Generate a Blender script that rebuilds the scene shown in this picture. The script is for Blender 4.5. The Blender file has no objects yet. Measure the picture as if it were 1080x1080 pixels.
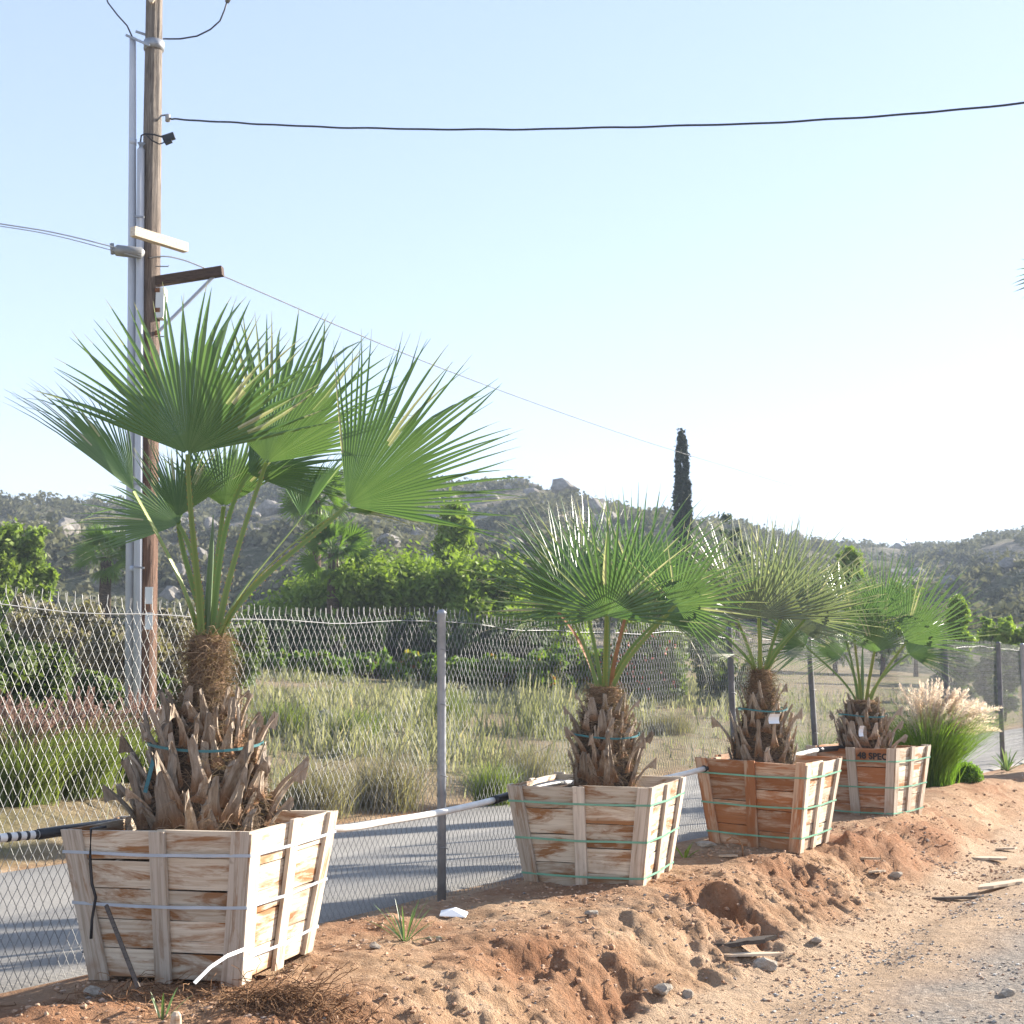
import bpy, math, random
import numpy as np
from mathutils import Vector, Matrix

R_ = math.radians
rnd = random.Random(7)
rng = np.random.default_rng(11)
scene = bpy.context.scene
col = scene.collection

# ------------------------------------------------------------------ camera
CAM_H = 1.5
FPX = 1450.0                                  # focal length in pixels of the 1080 px photograph
PITCH = math.atan((702 - 540) / FPX)
cam_data = bpy.data.cameras.new('camera')
cam_data.sensor_width = 36.0
cam_data.sensor_fit = 'HORIZONTAL'
cam_data.lens = 36.0 * FPX / 1080.0
cam_data.clip_start = 0.05
cam_data.clip_end = 3000
cam_data.dof.use_dof = True
cam_data.dof.focus_distance = 7.0
cam_data.dof.aperture_fstop = 9.0
cam = bpy.data.objects.new('camera', cam_data)
cam.location = (0, 0, CAM_H)
cam.rotation_euler = (math.pi / 2 + PITCH, 0, 0)
col.objects.link(cam)
scene.camera = cam

# ------------------------------------------------------------------ light
SUN_EL, SUN_AZ = 21.0, 58.0                   # azimuth from the view direction towards the right
world = bpy.data.worlds.new('World')
scene.world = world
world.use_nodes = True
wn = world.node_tree
sky = wn.nodes.new('ShaderNodeTexSky')
sky.sky_type = 'NISHITA'
sky.sun_disc = False
sky.sun_elevation = R_(SUN_EL)
sky.sun_rotation = R_(SUN_AZ)
sky.air_density = 1.0
sky.dust_density = 0.4
sky.ozone_density = 1.4
gm = wn.nodes.new('ShaderNodeGamma'); gm.inputs[1].default_value = 0.50
tn = wn.nodes.new('ShaderNodeMix'); tn.data_type = 'RGBA'; tn.blend_type = 'MULTIPLY'; tn.inputs[0].default_value = 1.0
tn.inputs[7].default_value = (.90, .945, 1.13, 1)
wn.links.new(sky.outputs[0], gm.inputs[0]); wn.links.new(gm.outputs[0], tn.inputs[6])
wn.links.new(tn.outputs[2], wn.nodes['Background'].inputs[0])
wn.nodes['Background'].inputs[1].default_value = 0.142
sd = bpy.data.lights.new('sun', 'SUN')
sd.energy = 5.0
sd.angle = R_(0.55)
sd.color = (1.0, 0.93, 0.82)
sun = bpy.data.objects.new('sun', sd)
to_sun = Vector((math.sin(R_(SUN_AZ)) * math.cos(R_(SUN_EL)), math.cos(R_(SUN_AZ)) * math.cos(R_(SUN_EL)), math.sin(R_(SUN_EL))))
sun.rotation_euler = to_sun.to_track_quat('Z', 'Y').to_euler()
sun.location = (30, 20, 20)
col.objects.link(sun)
scene.view_settings.view_transform = 'Standard'
scene.view_settings.look = 'None'
scene.view_settings.gamma = 1.0
scene.view_settings.exposure = 1.88
scene.view_settings.use_curve_mapping = False

# ------------------------------------------------------------------ pixel helpers
CP, SP = math.cos(PITCH), math.sin(PITCH)
def ray(px, py):
    dx, dz = (px - 540) / FPX, (540 - py) / FPX
    return Vector((dx, CP - dz * SP, SP + dz * CP))
def at(px, py, Y):
    d = ray(px, py)
    return Vector((0, 0, CAM_H)) + d * (Y / d.y)
def pxm(Y):                                   # pixels per metre at distance Y
    return FPX / Y

# ------------------------------------------------------------------ noise
_perm = np.random.default_rng(3).permutation(4096)
_perm = np.concatenate([_perm, _perm])
_ga = np.random.default_rng(4).uniform(0, 2 * np.pi, 4096)
_gx, _gy = np.cos(_ga), np.sin(_ga)
def noise(x, y, seed=0):
    x = np.asarray(x, float) + seed * 17.31; y = np.asarray(y, float) + seed * 9.77
    xi = np.floor(x).astype(int); yi = np.floor(y).astype(int)
    xf = x - xi; yf = y - yi
    u = xf * xf * xf * (xf * (xf * 6 - 15) + 10); v = yf * yf * yf * (yf * (yf * 6 - 15) + 10)
    def g(ix, iy, fx, fy):
        h = _perm[(_perm[ix & 4095] + iy) & 4095]
        return _gx[h] * fx + _gy[h] * fy
    a = g(xi, yi, xf, yf); b = g(xi + 1, yi, xf - 1, yf)
    c = g(xi, yi + 1, xf, yf - 1); d = g(xi + 1, yi + 1, xf - 1, yf - 1)
    return ((a + (b - a) * u) * (1 - v) + (c + (d - c) * u) * v) * 1.5
def fbm(x, y, o=4, seed=0, gain=0.5):
    s = 0; a = 1.0; f = 1.0
    for i in range(o):
        s = s + a * noise(x * f, y * f, seed + i); a *= gain; f *= 2.03
    return s
def ss(x, a, b):
    t = np.clip((np.asarray(x, float) - a) / (b - a), 0, 1)
    return t * t * (3 - 2 * t)

# ------------------------------------------------------------------ terrain
P0 = (-0.474, 8.93)                           # fence post that shows whole
TH = R_(34.5)
U = (math.sin(TH), math.cos(TH)); MN = (math.cos(TH), -math.sin(TH))
def tq(x, y):
    dx = np.asarray(x, float) - P0[0]; dy = np.asarray(y, float) - P0[1]
    return dx * U[0] + dy * U[1], dx * MN[0] + dy * MN[1]
def xy(t, q):
    return P0[0] + t * U[0] + q * MN[0], P0[1] + t * U[1] + q * MN[1]

_rx = [-500, -200, -80, 0, 60, 130, 200, 280, 330, 400, 450, 520, 560, 600, 625, 650, 690, 760, 830, 900, 950, 1000, 1030, 1060, 1100, 1300, 1700]
_ry = [560, 548, 542, 540, 534, 541, 535, 518, 508, 505, 510, 516, 511, 518, 532, 541, 549, 556, 566, 580, 581, 578, 571, 564, 560, 548, 560]
_raz = [math.atan2(ray(a, b).x, ray(a, b).y) for a, b in zip(_rx, _ry)]
_rel = [ray(a, b).z / math.hypot(ray(a, b).x, ray(a, b).y) for a, b in zip(_rx, _ry)]
def ridge(az):
    e = np.interp(az, _raz, _rel)
    Rr = np.interp(az, [R_(-30), R_(8), R_(13), R_(40)], [215, 225, 330, 360])
    fade = ss(np.abs(az), R_(110), R_(70))
    return e * fade, Rr

PITS = [(at(755, 955, 8.75), .34, .22, .19), (at(795, 975, 8.55), .22, .16, .08), (at(840, 912, 10.1), .30, .16, .12), (at(640, 1035, 6.95), .35, .14, .05), (at(560, 1010, 7.0), .3, .12, .03)]
MOUNDS = [(at(940, 880, 11.6), .45, .28, .14), (at(310, 1060, 5.45), .42, .3, .06), (at(900, 885, 11.2), .3, .2, .07), (at(985, 865, 12.6), .5, .3, .1), (at(60, 1060, 5.5), .5, .3, .05)]
def toe_q(t):
    return np.interp(t, [-8, -2, 2, 5, 9, 16], [2.35, 2.1, 1.95, 1.7, 1.35, 1.2])
def H(x, y, detail=True):
    x = np.asarray(x, float); y = np.asarray(y, float)
    t, q = tq(x, y)
    wob = .12 * noise(t * .9, q * .3, 5)
    toe = toe_q(t) + wob
    z = np.where(q > 0, .12 * ss(q, 0, .4), -.06 * ss(-q, 0.05, .32))
    z = np.where(q > .4, .12 - .32 * ss(q, toe - .75, toe + .10), z)
    bank = -.06 + .36 * ss(-q, 3.75, 5.4) + .075 * np.clip(-q - 5.4, 0, 22) + .012 * np.clip(-q - 27, 0, 60)
    z = np.where(q < -3.7, bank, z)
    r = np.hypot(x, y); az = np.arctan2(x, y)
    e, Rr = ridge(az)
    hh = CAM_H + e * Rr
    p = np.clip((r - 68) / (Rr - 68), 0, 1.35)
    prof = np.where(p < 1, p ** 1.15, 1 - .6 * (p - 1))
    hill = np.maximum(hh - z, 0) * prof
    hill = hill + ss(p, .02, .3) * ss(p, 1.02, .8) * (3.2 * fbm(x / 34., y / 34., 4, 9)) + ss(p, .5, 1) * .7 * noise(x / 7., y / 7., 3)
    z = z + np.where(r > 68, hill, 0)
    if detail:
        near = ss(r, 40, 18)
        b1 = ss(q, .1, .5) * ss(q, toe + .25, toe - .15)      # on the berm
        rd = ss(q, toe, toe + .3)
        bk = ss(-q, 3.8, 4.6)
        face = ss(q, toe - .8, toe - .45) * ss(q, toe + .15, toe - .1)
        n1 = fbm(x * 1.5, y * 1.5, 2, 20); n2 = fbm(x * 4.2, y * 4.2, 3, 30, .6); n3 = fbm(x * 13, y * 13, 2, 40)
        rid = 1 - np.abs(noise(t * 3.1, q * 1.6, 51)) * 2
        z = z + near * b1 * (.024 * n1 + .012 * n2 + .009 * n3) + near * face * (.022 * n2 + .017 * n3 + .006 * rid)
        z = z + near * rd * (.008 * n1 + .004 * n2 + .0035 * n3)
        rut = np.exp(-((q - toe - .42) / .2) ** 2)
        z = z - near * .05 * rut * ss(t, -6, -1)
        z = z + near * bk * (.05 * n1 + .03 * n2)
        for c, rt, rq, dp in PITS:
            tc, qc = tq(c.x, c.y)
            dd = np.sqrt(((t - tc) / rt) ** 2 + ((q - qc) / rq) ** 2) + .28 * n2 + .06 * n3
            z = z - dp * ss(dd, 1.0, .45)
        for c, rt, rq, hp in MOUNDS:
            tc, qc = tq(c.x, c.y)
            dd = np.sqrt(((t - tc) / rt) ** 2 + ((q - qc) / rq) ** 2)
            z = z + hp * np.exp(-dd * dd * 1.5) * (1 + .25 * n2)
    return z
def hz(x, y):
    return float(H(np.array([x]), np.array([y]))[0])

# ------------------------------------------------------------------ mesh helpers
def mesh_np(name, V, F, smooth=False, fattr=None, vattr=None):
    """V (n,3), F (m,3) or (m,4) numpy -> mesh; fattr/vattr are dicts of float attributes"""
    V = np.ascontiguousarray(V, np.float32); F = np.ascontiguousarray(F, np.int32)
    me = bpy.data.meshes.new(name)
    me.vertices.add(len(V)); me.vertices.foreach_set('co', V.ravel())
    k = F.shape[1]
    me.loops.add(F.size); me.loops.foreach_set('vertex_index', F.ravel())
    me.polygons.add(len(F))
    me.polygons.foreach_set('loop_start', np.arange(0, F.size, k, dtype=np.int32))
    try:
        me.polygons.foreach_set('loop_total', np.full(len(F), k, np.int32))
    except Exception:
        pass
    me.polygons.foreach_set('use_smooth', np.full(len(F), smooth, bool))
    for nm, a in (fattr or {}).items():
        at_ = me.attributes.new(nm, 'FLOAT', 'FACE'); at_.data.foreach_set('value', np.ascontiguousarray(a, np.float32))
    for nm, a in (vattr or {}).items():
        at_ = me.attributes.new(nm, 'FLOAT', 'POINT'); at_.data.foreach_set('value', np.ascontiguousarray(a, np.float32))
    me.update(calc_edges=True)
    return me
def tag(o, label=None, cat=None, group=None, kind=None):
    if label: o['label'] = label
    if cat: o['category'] = cat
    if group: o['group'] = group
    if kind: o['kind'] = kind
    return o
def link(name, me, mat=None, parent=None, loc=None):
    o = bpy.data.objects.new(name, me)
    if mat is not None:
        me.materials.clear(); me.materials.append(mat)
    if parent is not None: o.parent = parent
    if loc is not None: o.location = loc
    col.objects.link(o)
    return o
def empty(name, loc, rz=0.0):
    o = bpy.data.objects.new(name, None)
    o.empty_display_size = .1
    o.location = loc; o.rotation_euler = (0, 0, rz)
    col.objects.link(o)
    return o
class MB:
    """collects shapes; build() links them as ONE mesh object"""
    def __init__(s): s.v = []; s.f = []
    def add(s, vs, fs):
        n = len(s.v); s.v += [tuple(v) for v in vs]; s.f += [tuple(i + n for i in f) for f in fs]
    def box(s, a, b):
        x0, y0, z0 = a; x1, y1, z1 = b
        s.hexa([(x0, y0, z0), (x1, y0, z0), (x1, y1, z0), (x0, y1, z0), (x0, y0, z1), (x1, y0, z1), (x1, y1, z1), (x0, y1, z1)])
    def hexa(s, c):
        s.add(c, [(3, 2, 1, 0), (4, 5, 6, 7), (0, 1, 5, 4), (1, 2, 6, 5), (2, 3, 7, 6), (3, 0, 4, 7)])
    def beam(s, p, q, w, h, up=(0, 0, 1)):
        p = Vector(p); q = Vector(q); d = (q - p).normalized(); up = Vector(up)
        x = d.cross(up).normalized(); z = x.cross(d)
        c = []
        for o in (p, q):
            pass
        s.hexa([p - x * w / 2 - z * h / 2, p + x * w / 2 - z * h / 2, q + x * w / 2 - z * h / 2, q - x * w / 2 - z * h / 2,
                p - x * w / 2 + z * h / 2, p + x * w / 2 + z * h / 2, q + x * w / 2 + z * h / 2, q - x * w / 2 + z * h / 2])
    def tube(s, pts, rad, n=8, cap=True, flat=1.0, up=(0.013, 0.02, 1)):
        pts = [Vector(p) for p in pts]
        if not isinstance(rad, (list, tuple)): rad = [rad] * len(pts)
        base = len(s.v); up = Vector(up)
        for i, p in enumerate(pts):
            d = (pts[min(i + 1, len(pts) - 1)] - pts[max(i - 1, 0)]).normalized()
            x = d.cross(up)
            if x.length < 1e-4: x = d.cross(Vector((1, 0, 0)))
            x.normalize(); y = x.cross(d)
            for k in range(n):
                a = 2 * math.pi * k / n
                s.v.append(tuple(p + x * math.cos(a) * rad[i] + y * math.sin(a) * rad[i] * flat))
        for i in range(len(pts) - 1):
            for k in range(n):
                k2 = (k + 1) % n
                s.f.append((base + i * n + k, base + i * n + k2, base + (i + 1) * n + k2, base + (i + 1) * n + k))
        if cap:
            s.f.append(tuple(base + k for k in reversed(range(n))))
            s.f.append(tuple(base + (len(pts) - 1) * n + k for k in range(n)))
    def build(s, name, mat, parent=None, org=None, smooth=False, loc=None):
        me = bpy.data.meshes.new(name)
        v = s.v
        if org is not None: v = [(a - org[0], b - org[1], c - org[2]) for a, b, c in v]
        me.from_pydata(v, [], s.f)
        me.update()
        if smooth: me.polygons.foreach_set('use_smooth', [True] * len(me.polygons))
        return link(name, me, mat, parent, loc)

# ------------------------------------------------------------------ materials
def newmat(name):
    m = bpy.data.materials.new(name); m.use_nodes = True
    nt = m.node_tree; nt.nodes.clear()
    out = nt.nodes.new('ShaderNodeOutputMaterial')
    b = nt.nodes.new('ShaderNodeBsdfPrincipled')
    nt.links.new(b.outputs[0], out.inputs[0])
    return m, nt, b, out
def N(nt, typ, **kw):
    n = nt.nodes.new(typ)
    for k, v in kw.items(): setattr(n, k, v)
    return n
def ramp(nt, fac, stops):
    n = nt.nodes.new('ShaderNodeValToRGB')
    e = n.color_ramp.elements
    while len(e) < len(stops): e.new(0.5)
    for el, (p, c) in zip(e, stops):
        el.position = p; el.color = (*c, 1) if len(c) == 3 else c
    nt.links.new(fac, n.inputs[0])
    return n.outputs[0]
def mixc(nt, fac, a, b, blend='MIX'):
    n = nt.nodes.new('ShaderNodeMix'); n.data_type = 'RGBA'; n.blend_type = blend
    for idx, v in ((0, fac), (6, a), (7, b)):
        if hasattr(v, 'links'): nt.links.new(v, n.inputs[idx])
        elif idx == 0: n.inputs[0].default_value = v
        else: n.inputs[idx].default_value = (*v, 1)
    return n.outputs[2]
def mathn(nt, op, a, b=0.0, clamp=False):
    n = nt.nodes.new('ShaderNodeMath'); n.operation = op; n.use_clamp = clamp
    for i, v in ((0, a), (1, b)):
        if hasattr(v, 'links'): nt.links.new(v, n.inputs[i])
        else: n.inputs[i].default_value = v
    return n.outputs[0]
def noisen(nt, scale, detail=4, rough=.55, vec=None, dist=0.0):
    n = nt.nodes.new('ShaderNodeTexNoise'); n.inputs['Scale'].default_value = scale
    n.inputs['Detail'].default_value = detail; n.inputs['Roughness'].default_value = rough
    n.inputs['Distortion'].default_value = dist
    if vec is not None: nt.links.new(vec, n.inputs['Vector'])
    return n.outputs[0]
def objcoord(nt, scale=(1, 1, 1), random_shift=True):
    tc = nt.nodes.new('ShaderNodeTexCoord'); mp = nt.nodes.new('ShaderNodeMapping')
    nt.links.new(tc.outputs['Object'], mp.inputs[0]); mp.inputs['Scale'].default_value = scale
    if random_shift:
        oi = nt.nodes.new('ShaderNodeObjectInfo')
        m = nt.nodes.new('ShaderNodeVectorMath'); m.operation = 'SCALE'
        m.inputs[0].default_value = (37, 71, 53); nt.links.new(oi.outputs['Random'], m.inputs['Scale'])
        nt.links.new(m.outputs[0], mp.inputs['Location'])
    return mp.outputs[0]
def bump(nt, b, h, strength=.4, dist=.01):
    n = nt.nodes.new('ShaderNodeBump'); n.inputs['Strength'].default_value = strength; n.inputs['Distance'].default_value = dist
    nt.links.new(h, n.inputs['Height']); nt.links.new(n.outputs[0], b.inputs['Normal'])
def attr(nt, name):
    n = nt.nodes.new('ShaderNodeAttribute'); n.attribute_name = name
    return n.outputs['Fac']
def plain(name, c, rough=.6, metal=0.0, var=.12, scale=6, spec=.4, bmp=0):
    m, nt, b, _ = newmat(name)
    v = objcoord(nt)
    n = noisen(nt, scale, 5, .6, v)
    c0 = tuple(max(0, x * (1 - var * 1.6)) for x in c); c1 = tuple(min(1, x * (1 + var * 1.6)) for x in c)
    nt.links.new(ramp(nt, n, [(.3, c0), (.7, c1)]), b.inputs['Base Color'])
    b.inputs['Roughness'].default_value = rough; b.inputs['Metallic'].default_value = metal
    b.inputs['Specular IOR Level'].default_value = spec
    if bmp: bump(nt, b, noisen(nt, scale * 6, 4, .6, v), bmp, .004)
    return m
def leafmat(name, dark, light, trans=.35, rough=.5, dry=None, spec=.35, tcol=1.0, tc=(1.15, 1.25, .55)):
    """foliage: colour from the face attribute 'tint', part of the light passes through"""
    m, nt, b, out = newmat(name)
    c = ramp(nt, attr(nt, 'tint'), [(0.0, dark), (1.0, light)] if dry is None else [(0.0, dark), (.82, light), (.97, dry)])
    oi = N(nt, 'ShaderNodeObjectInfo')
    hs = N(nt, 'ShaderNodeHueSaturation')
    nt.links.new(c, hs.inputs['Color'])
    nt.links.new(mathn(nt, 'ADD', mathn(nt, 'MULTIPLY', oi.outputs['Random'], .24), .88), hs.inputs['Value'])
    nt.links.new(hs.outputs[0], b.inputs['Base Color'])
    b.inputs['Roughness'].default_value = rough; b.inputs['Specular IOR Level'].default_value = spec
    tr = N(nt, 'ShaderNodeBsdfTranslucent')
    nt.links.new(mixc(nt, 1.0, hs.outputs[0], tuple(x * tcol for x in tc), 'MULTIPLY'), tr.inputs[0])
    mx = N(nt, 'ShaderNodeMixShader'); mx.inputs[0].default_value = trans
    nt.links.new(b.outputs[0], mx.inputs[1]); nt.links.new(tr.outputs[0], mx.inputs[2])
    nt.links.new(mx.outputs[0], out.inputs[0])
    return m
M = {}
def wood(name, base, dark, stain, amount, gscale=(1.5, 44, 44), rough=.8, muddy=.75):
    m, nt, b, _ = newmat(name)
    v = objcoord(nt, gscale)
    g = noisen(nt, 1.6, 6, .62, v, .6)
    v2 = objcoord(nt, (.8, 4.5, 4.5))
    s = noisen(nt, 2.6, 7, .68, v2, .5)
    v3 = objcoord(nt, (1, 1, 1))
    k = noisen(nt, 9, 3, .5, v3)
    c = ramp(nt, g, [(.30, dark), (.52, base), (.75, tuple(min(1, x * 1.13) for x in base))])
    sm = ramp(nt, s, [(.60 - amount * .13, (0, 0, 0)), (.70 - amount * .12, (1, 1, 1))])
    sm2 = mathn(nt, 'MULTIPLY', sm, mathn(nt, 'ADD', .45, g), True)
    c = mixc(nt, sm2, c, stain)
    kn = ramp(nt, k, [(.70, (0, 0, 0)), (.78, (1, 1, 1))])
    c = mixc(nt, mathn(nt, 'MULTIPLY', kn, .6), c, tuple(x * .35 for x in stain))
    crack = ramp(nt, noisen(nt, 2.3, 4, .5, objcoord(nt, (.7, 34, 34)), .3), [(.26, (1, 1, 1)), (.31, (0, 0, 0))])
    c = mixc(nt, mathn(nt, 'MULTIPLY', crack, .75), c, tuple(x * .3 for x in dark))
    geo = N(nt, 'ShaderNodeNewGeometry'); sx = N(nt, 'ShaderNodeSeparateXYZ'); nt.links.new(geo.outputs['Position'], sx.inputs[0])
    mud = mathn(nt, 'ADD', mathn(nt, 'MULTIPLY', sx.outputs[2], -2.2), mathn(nt, 'MULTIPLY', k, 1.5))
    mud = ramp(nt, mud, [(.25, (0, 0, 0)), (.75, (muddy, muddy, muddy))])
    c = mixc(nt, mud, c, (.34, .205, .12))
    oi = N(nt, 'ShaderNodeObjectInfo'); hs = N(nt, 'ShaderNodeHueSaturation')
    nt.links.new(c, hs.inputs['Color'])
    nt.links.new(mathn(nt, 'ADD', mathn(nt, 'MULTIPLY', oi.outputs['Random'], .42), .76), hs.inputs['Value'])
    nt.links.new(hs.outputs[0], b.inputs['Base Color'])
    b.inputs['Roughness'].default_value = rough; b.inputs['Specular IOR Level'].default_value = .2
    bump(nt, b, g, .5, .004)
    return m
M['board'] = wood('weathered_board', (.64, .545, .42), (.46, .34, .23), (.30, .135, .05), .85)
M['batten'] = wood('grey_batten', (.56, .475, .38), (.34, .26, .185), (.33, .19, .10), .35)
M['board_red'] = wood('reddish_board', (.52, .37, .26), (.35, .21, .13), (.33, .13, .05), 1.35)
M['batten_red'] = wood('reddish_batten', (.50, .34, .23), (.36, .21, .13), (.36, .14, .055), 1.25)
M['scrap'] = wood('scrap_wood', (.50, .40, .29), (.34, .24, .16), (.30, .18, .10), .2, muddy=.0)
M['dark_wood'] = wood('charred_wood', (.10, .08, .065), (.05, .04, .035), (.10, .06, .04), .3, muddy=.0)
M['strap_grey'] = plain('grey_strap', (.42, .46, .50), .35, 0, .08)
M['strap_green'] = plain('green_strap', (.16, .36, .25), .35, 0, .12)
M['strap_white'] = plain('white_strap', (.74, .74, .72), .4, 0, .05)
M['teal_tie'] = plain('teal_tie', (.045, .16, .17), .4, 0, .15)
M['galv'] = plain('galvanised_wire', (.27, .27, .268), .5, .35, .10)
M['galv_post'] = plain('galvanised_post', (.33, .34, .36), .45, .5, .12, 10)
M['old_post'] = plain('dull_post', (.15, .15, .16), .6, .2, .2, 10)
M['pvc'] = plain('white_pvc', (.72, .70, .66), .45, 0, .10, 8)
M['black_poly'] = plain('black_hose', (.025, .025, .028), .4, 0, .2, 8)
M['conduit'] = plain('grey_conduit', (.46, .49, .55), .5, 0, .05, 3)
M['cable'] = plain('black_cable', (.022, .022, .028), .5, 0, .1)
M['cable_grey'] = plain('grey_cable', (.38, .38, .38), .5, 0, .1)
M['white_paint'] = plain('white_metal', (.66, .66, .63), .5, 0, .06)
M['steel'] = plain('dull_steel', (.24, .24, .25), .45, .7, .15)
M['insulator'] = plain('grey_ceramic', (.32, .31, .30), .3, 0, .1)
M['paper'] = plain('white_paper', (.80, .80, .80), .7, 0, .03)
M['ink'] = plain('black_ink', (.035, .03, .028), .8, 0, .3, 30)
M['rust'] = plain('rusty_iron', (.22, .10, .05), .7, .3, .3, 20)

def pole_mat():
    m, nt, b, _ = newmat('creosoted_pole')
    v = objcoord(nt, (14, 14, .7), False)
    g = noisen(nt, 3.4, 9, .72, v, .8)
    tc = N(nt, 'ShaderNodeTexCoord'); sx = N(nt, 'ShaderNodeSeparateXYZ'); nt.links.new(tc.outputs['Object'], sx.inputs[0])
    up = ramp(nt, mathn(nt, 'DIVIDE', sx.outputs[2], 11.5), [(.30, (0, 0, 0)), (.68, (1, 1, 1))])
    lo = ramp(nt, g, [(.34, (.035, .022, .015)), (.5, (.13, .065, .038)), (.68, (.26, .14, .085))])
    hi = ramp(nt, g, [(.34, (.06, .045, .035)), (.5, (.18, .145, .115)), (.68, (.31, .265, .22))])
    nt.links.new(mixc(nt, up, lo, hi), b.inputs['Base Color'])
    b.inputs['Roughness'].default_value = .85
    bump(nt, b, g, .9, .02)
    return m
M['pole'] = pole_mat()
M['arm_light'] = wood('pale_crossarm', (.55, .47, .37), (.40, .31, .22), (.34, .25, .17), .1)
M['arm_dark'] = wood('dark_crossarm', (.07, .045, .033), (.03, .02, .016), (.05, .035, .025), .3)

def ground_mat():
    m, nt, b, _ = newmat('dirt_ground')
    tc = N(nt, 'ShaderNodeTexCoord'); v = tc.outputs['Object']
    n1 = noisen(nt, .9, 5, .6, v); n2 = noisen(nt, 5.0, 6, .65, v); n3 = noisen(nt, 38, 5, .7, v); n4 = noisen(nt, 140, 3, .7, v); n5 = noisen(nt, 11, 6, .75, v)
    soil = ramp(nt, n2, [(.30, (.29, .175, .098)), (.5, (.42, .275, .168)), (.70, (.53, .375, .25))])
    red = ramp(nt, n2, [(.30, (.22, .10, .050)), (.5, (.31, .155, .082)), (.72, (.38, .22, .13))])
    soil = mixc(nt, ramp(nt, n1, [(.44, (0, 0, 0)), (.66, (.85, .85, .85))]), soil, red)
    soil = mixc(nt, attr(nt, 'fresh'), soil, red)
    sand = ramp(nt, n2, [(.3, (.40, .275, .175)), (.7, (.52, .375, .255))])
    grav = ramp(nt, n3, [(.30, (.13, .115, .105)), (.46, (.27, .235, .20)), (.60, (.35, .29, .235)), (.75, (.50, .47, .43))])
    grav = mixc(nt, ramp(nt, noisen(nt, 1.7, 5, .65, v), [(.50, (0, 0, 0)), (.70, (.6, .6, .6))]), grav, sand)
    fine = ramp(nt, n3, [(.3, (.72, .72, .72)), (.7, (1.2, 1.2, 1.2))])
    c = mixc(nt, attr(nt, 'track'), soil, sand)
    c = mixc(nt, attr(nt, 'gravel'), c, grav)
    fld = ramp(nt, n2, [(.3, (.17, .125, .075)), (.5, (.26, .20, .12)), (.7, (.34, .27, .17))])
    gr = ramp(nt, noisen(nt, .35, 6, .6, v), [(.42, (0, 0, 0)), (.60, (1, 1, 1))])
    fld = mixc(nt, mathn(nt, 'MULTIPLY', gr, .6), fld, (.16, .17, .055))
    c = mixc(nt, attr(nt, 'field'), c, fld)
    c = mixc(nt, .75, c, mixc(nt, 1.0, c, fine, 'MULTIPLY'))
    nt.links.new(c, b.inputs['Base Color'])
    b.inputs['Roughness'].default_value = .95; b.inputs['Specular IOR Level'].default_value = .12
    h = mathn(nt, 'ADD', mathn(nt, 'ADD', mathn(nt, 'MULTIPLY', n3, .7), mathn(nt, 'MULTIPLY', n4, .35)), mathn(nt, 'MULTIPLY', n5, 1.6))
    bump(nt, b, h, 1.0, .03)
    return m
M['ground'] = ground_mat()
def hill_mat():
    m, nt, b, _ = newmat('scrub_hillside')
    tc = N(nt, 'ShaderNodeTexCoord'); v = tc.outputs['Object']
    a = noisen(nt, .06, 6, .62, v); n = noisen(nt, .35, 6, .7, v); f = noisen(nt, 1.2, 4, .7, v)
    dirt = ramp(nt, n, [(.3, (.20, .16, .115)), (.7, (.36, .30, .23))])
    scrub = ramp(nt, n, [(.3, (.035, .042, .022)), (.7, (.105, .105, .055))])
    mk = ramp(nt, mathn(nt, 'ADD', mathn(nt, 'MULTIPLY', a, .5), mathn(nt, 'MULTIPLY', f, .5)), [(.42, (0, 0, 0)), (.55, (1, 1, 1))])
    nt.links.new(mixc(nt, mk, dirt, scrub), b.inputs['Base Color'])
    b.inputs['Roughness'].default_value = 1.0; b.inputs['Specular IOR Level'].default_value = .05
    bump(nt, b, f, 1.0, .6)
    return m
M['hill'] = hill_mat()
def asphalt():
    m, nt, b, _ = newmat('old_asphalt')
    tc = N(nt, 'ShaderNodeTexCoord'); v = tc.outputs['Object']
    n = noisen(nt, 1.2, 6, .65, v); f = noisen(nt, 60, 4, .7, v)
    c = ramp(nt, n, [(.3, (.20, .185, .165)), (.7, (.28, .26, .23))])
    c = mixc(nt, .6, c, mixc(nt, 1.0, c, ramp(nt, f, [(.3, (.7, .7, .7)), (.7, (1.25, 1.25, 1.25))]), 'MULTIPLY'))
    nt.links.new(c, b.inputs['Base Color']); b.inputs['Roughness'].default_value = .9
    bump(nt, b, f, .6, .006)
    return m
M['asphalt'] = asphalt()
def rockmat(name, a, b_, c):
    m, nt, b, _ = newmat(name)
    v = objcoord(nt)
    n = noisen(nt, 3.5, 7, .65, v)
    nt.links.new(ramp(nt, n, [(.3, a), (.5, b_), (.7, c)]), b.inputs['Base Color'])
    b.inputs['Roughness'].default_value = .92; b.inputs['Specular IOR Level'].default_value = .15
    bump(nt, b, noisen(nt, 14, 6, .65, v), .7, .03)
    return m
M['granite'] = rockmat('granite', (.13, .115, .10), (.22, .20, .175), (.29, .27, .24))
M['stone'] = rockmat('field_stone', (.34, .27, .21), (.48, .41, .33), (.60, .54, .46))
def pebblemat():
    m, nt, b, _ = newmat('pebbles')
    c = ramp(nt, attr(nt, 'tint'), [(0, (.34, .19, .11)), (.38, (.46, .31, .21)), (.55, (.24, .21, .19)), (.8, (.40, .36, .31)), (1, (.60, .57, .52))])
    nt.links.new(c, b.inputs['Base Color']); b.inputs['Roughness'].default_value = .95; b.inputs['Specular IOR Level'].default_value = .15
    return m
M['pebble'] = pebblemat()
M['palm'] = leafmat('palm_leaf', (.070, .130, .052), (.168, .236, .104), .32, .36, (.46, .40, .29), .5, 1.0, (1.0, 1.18, .58))
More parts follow.
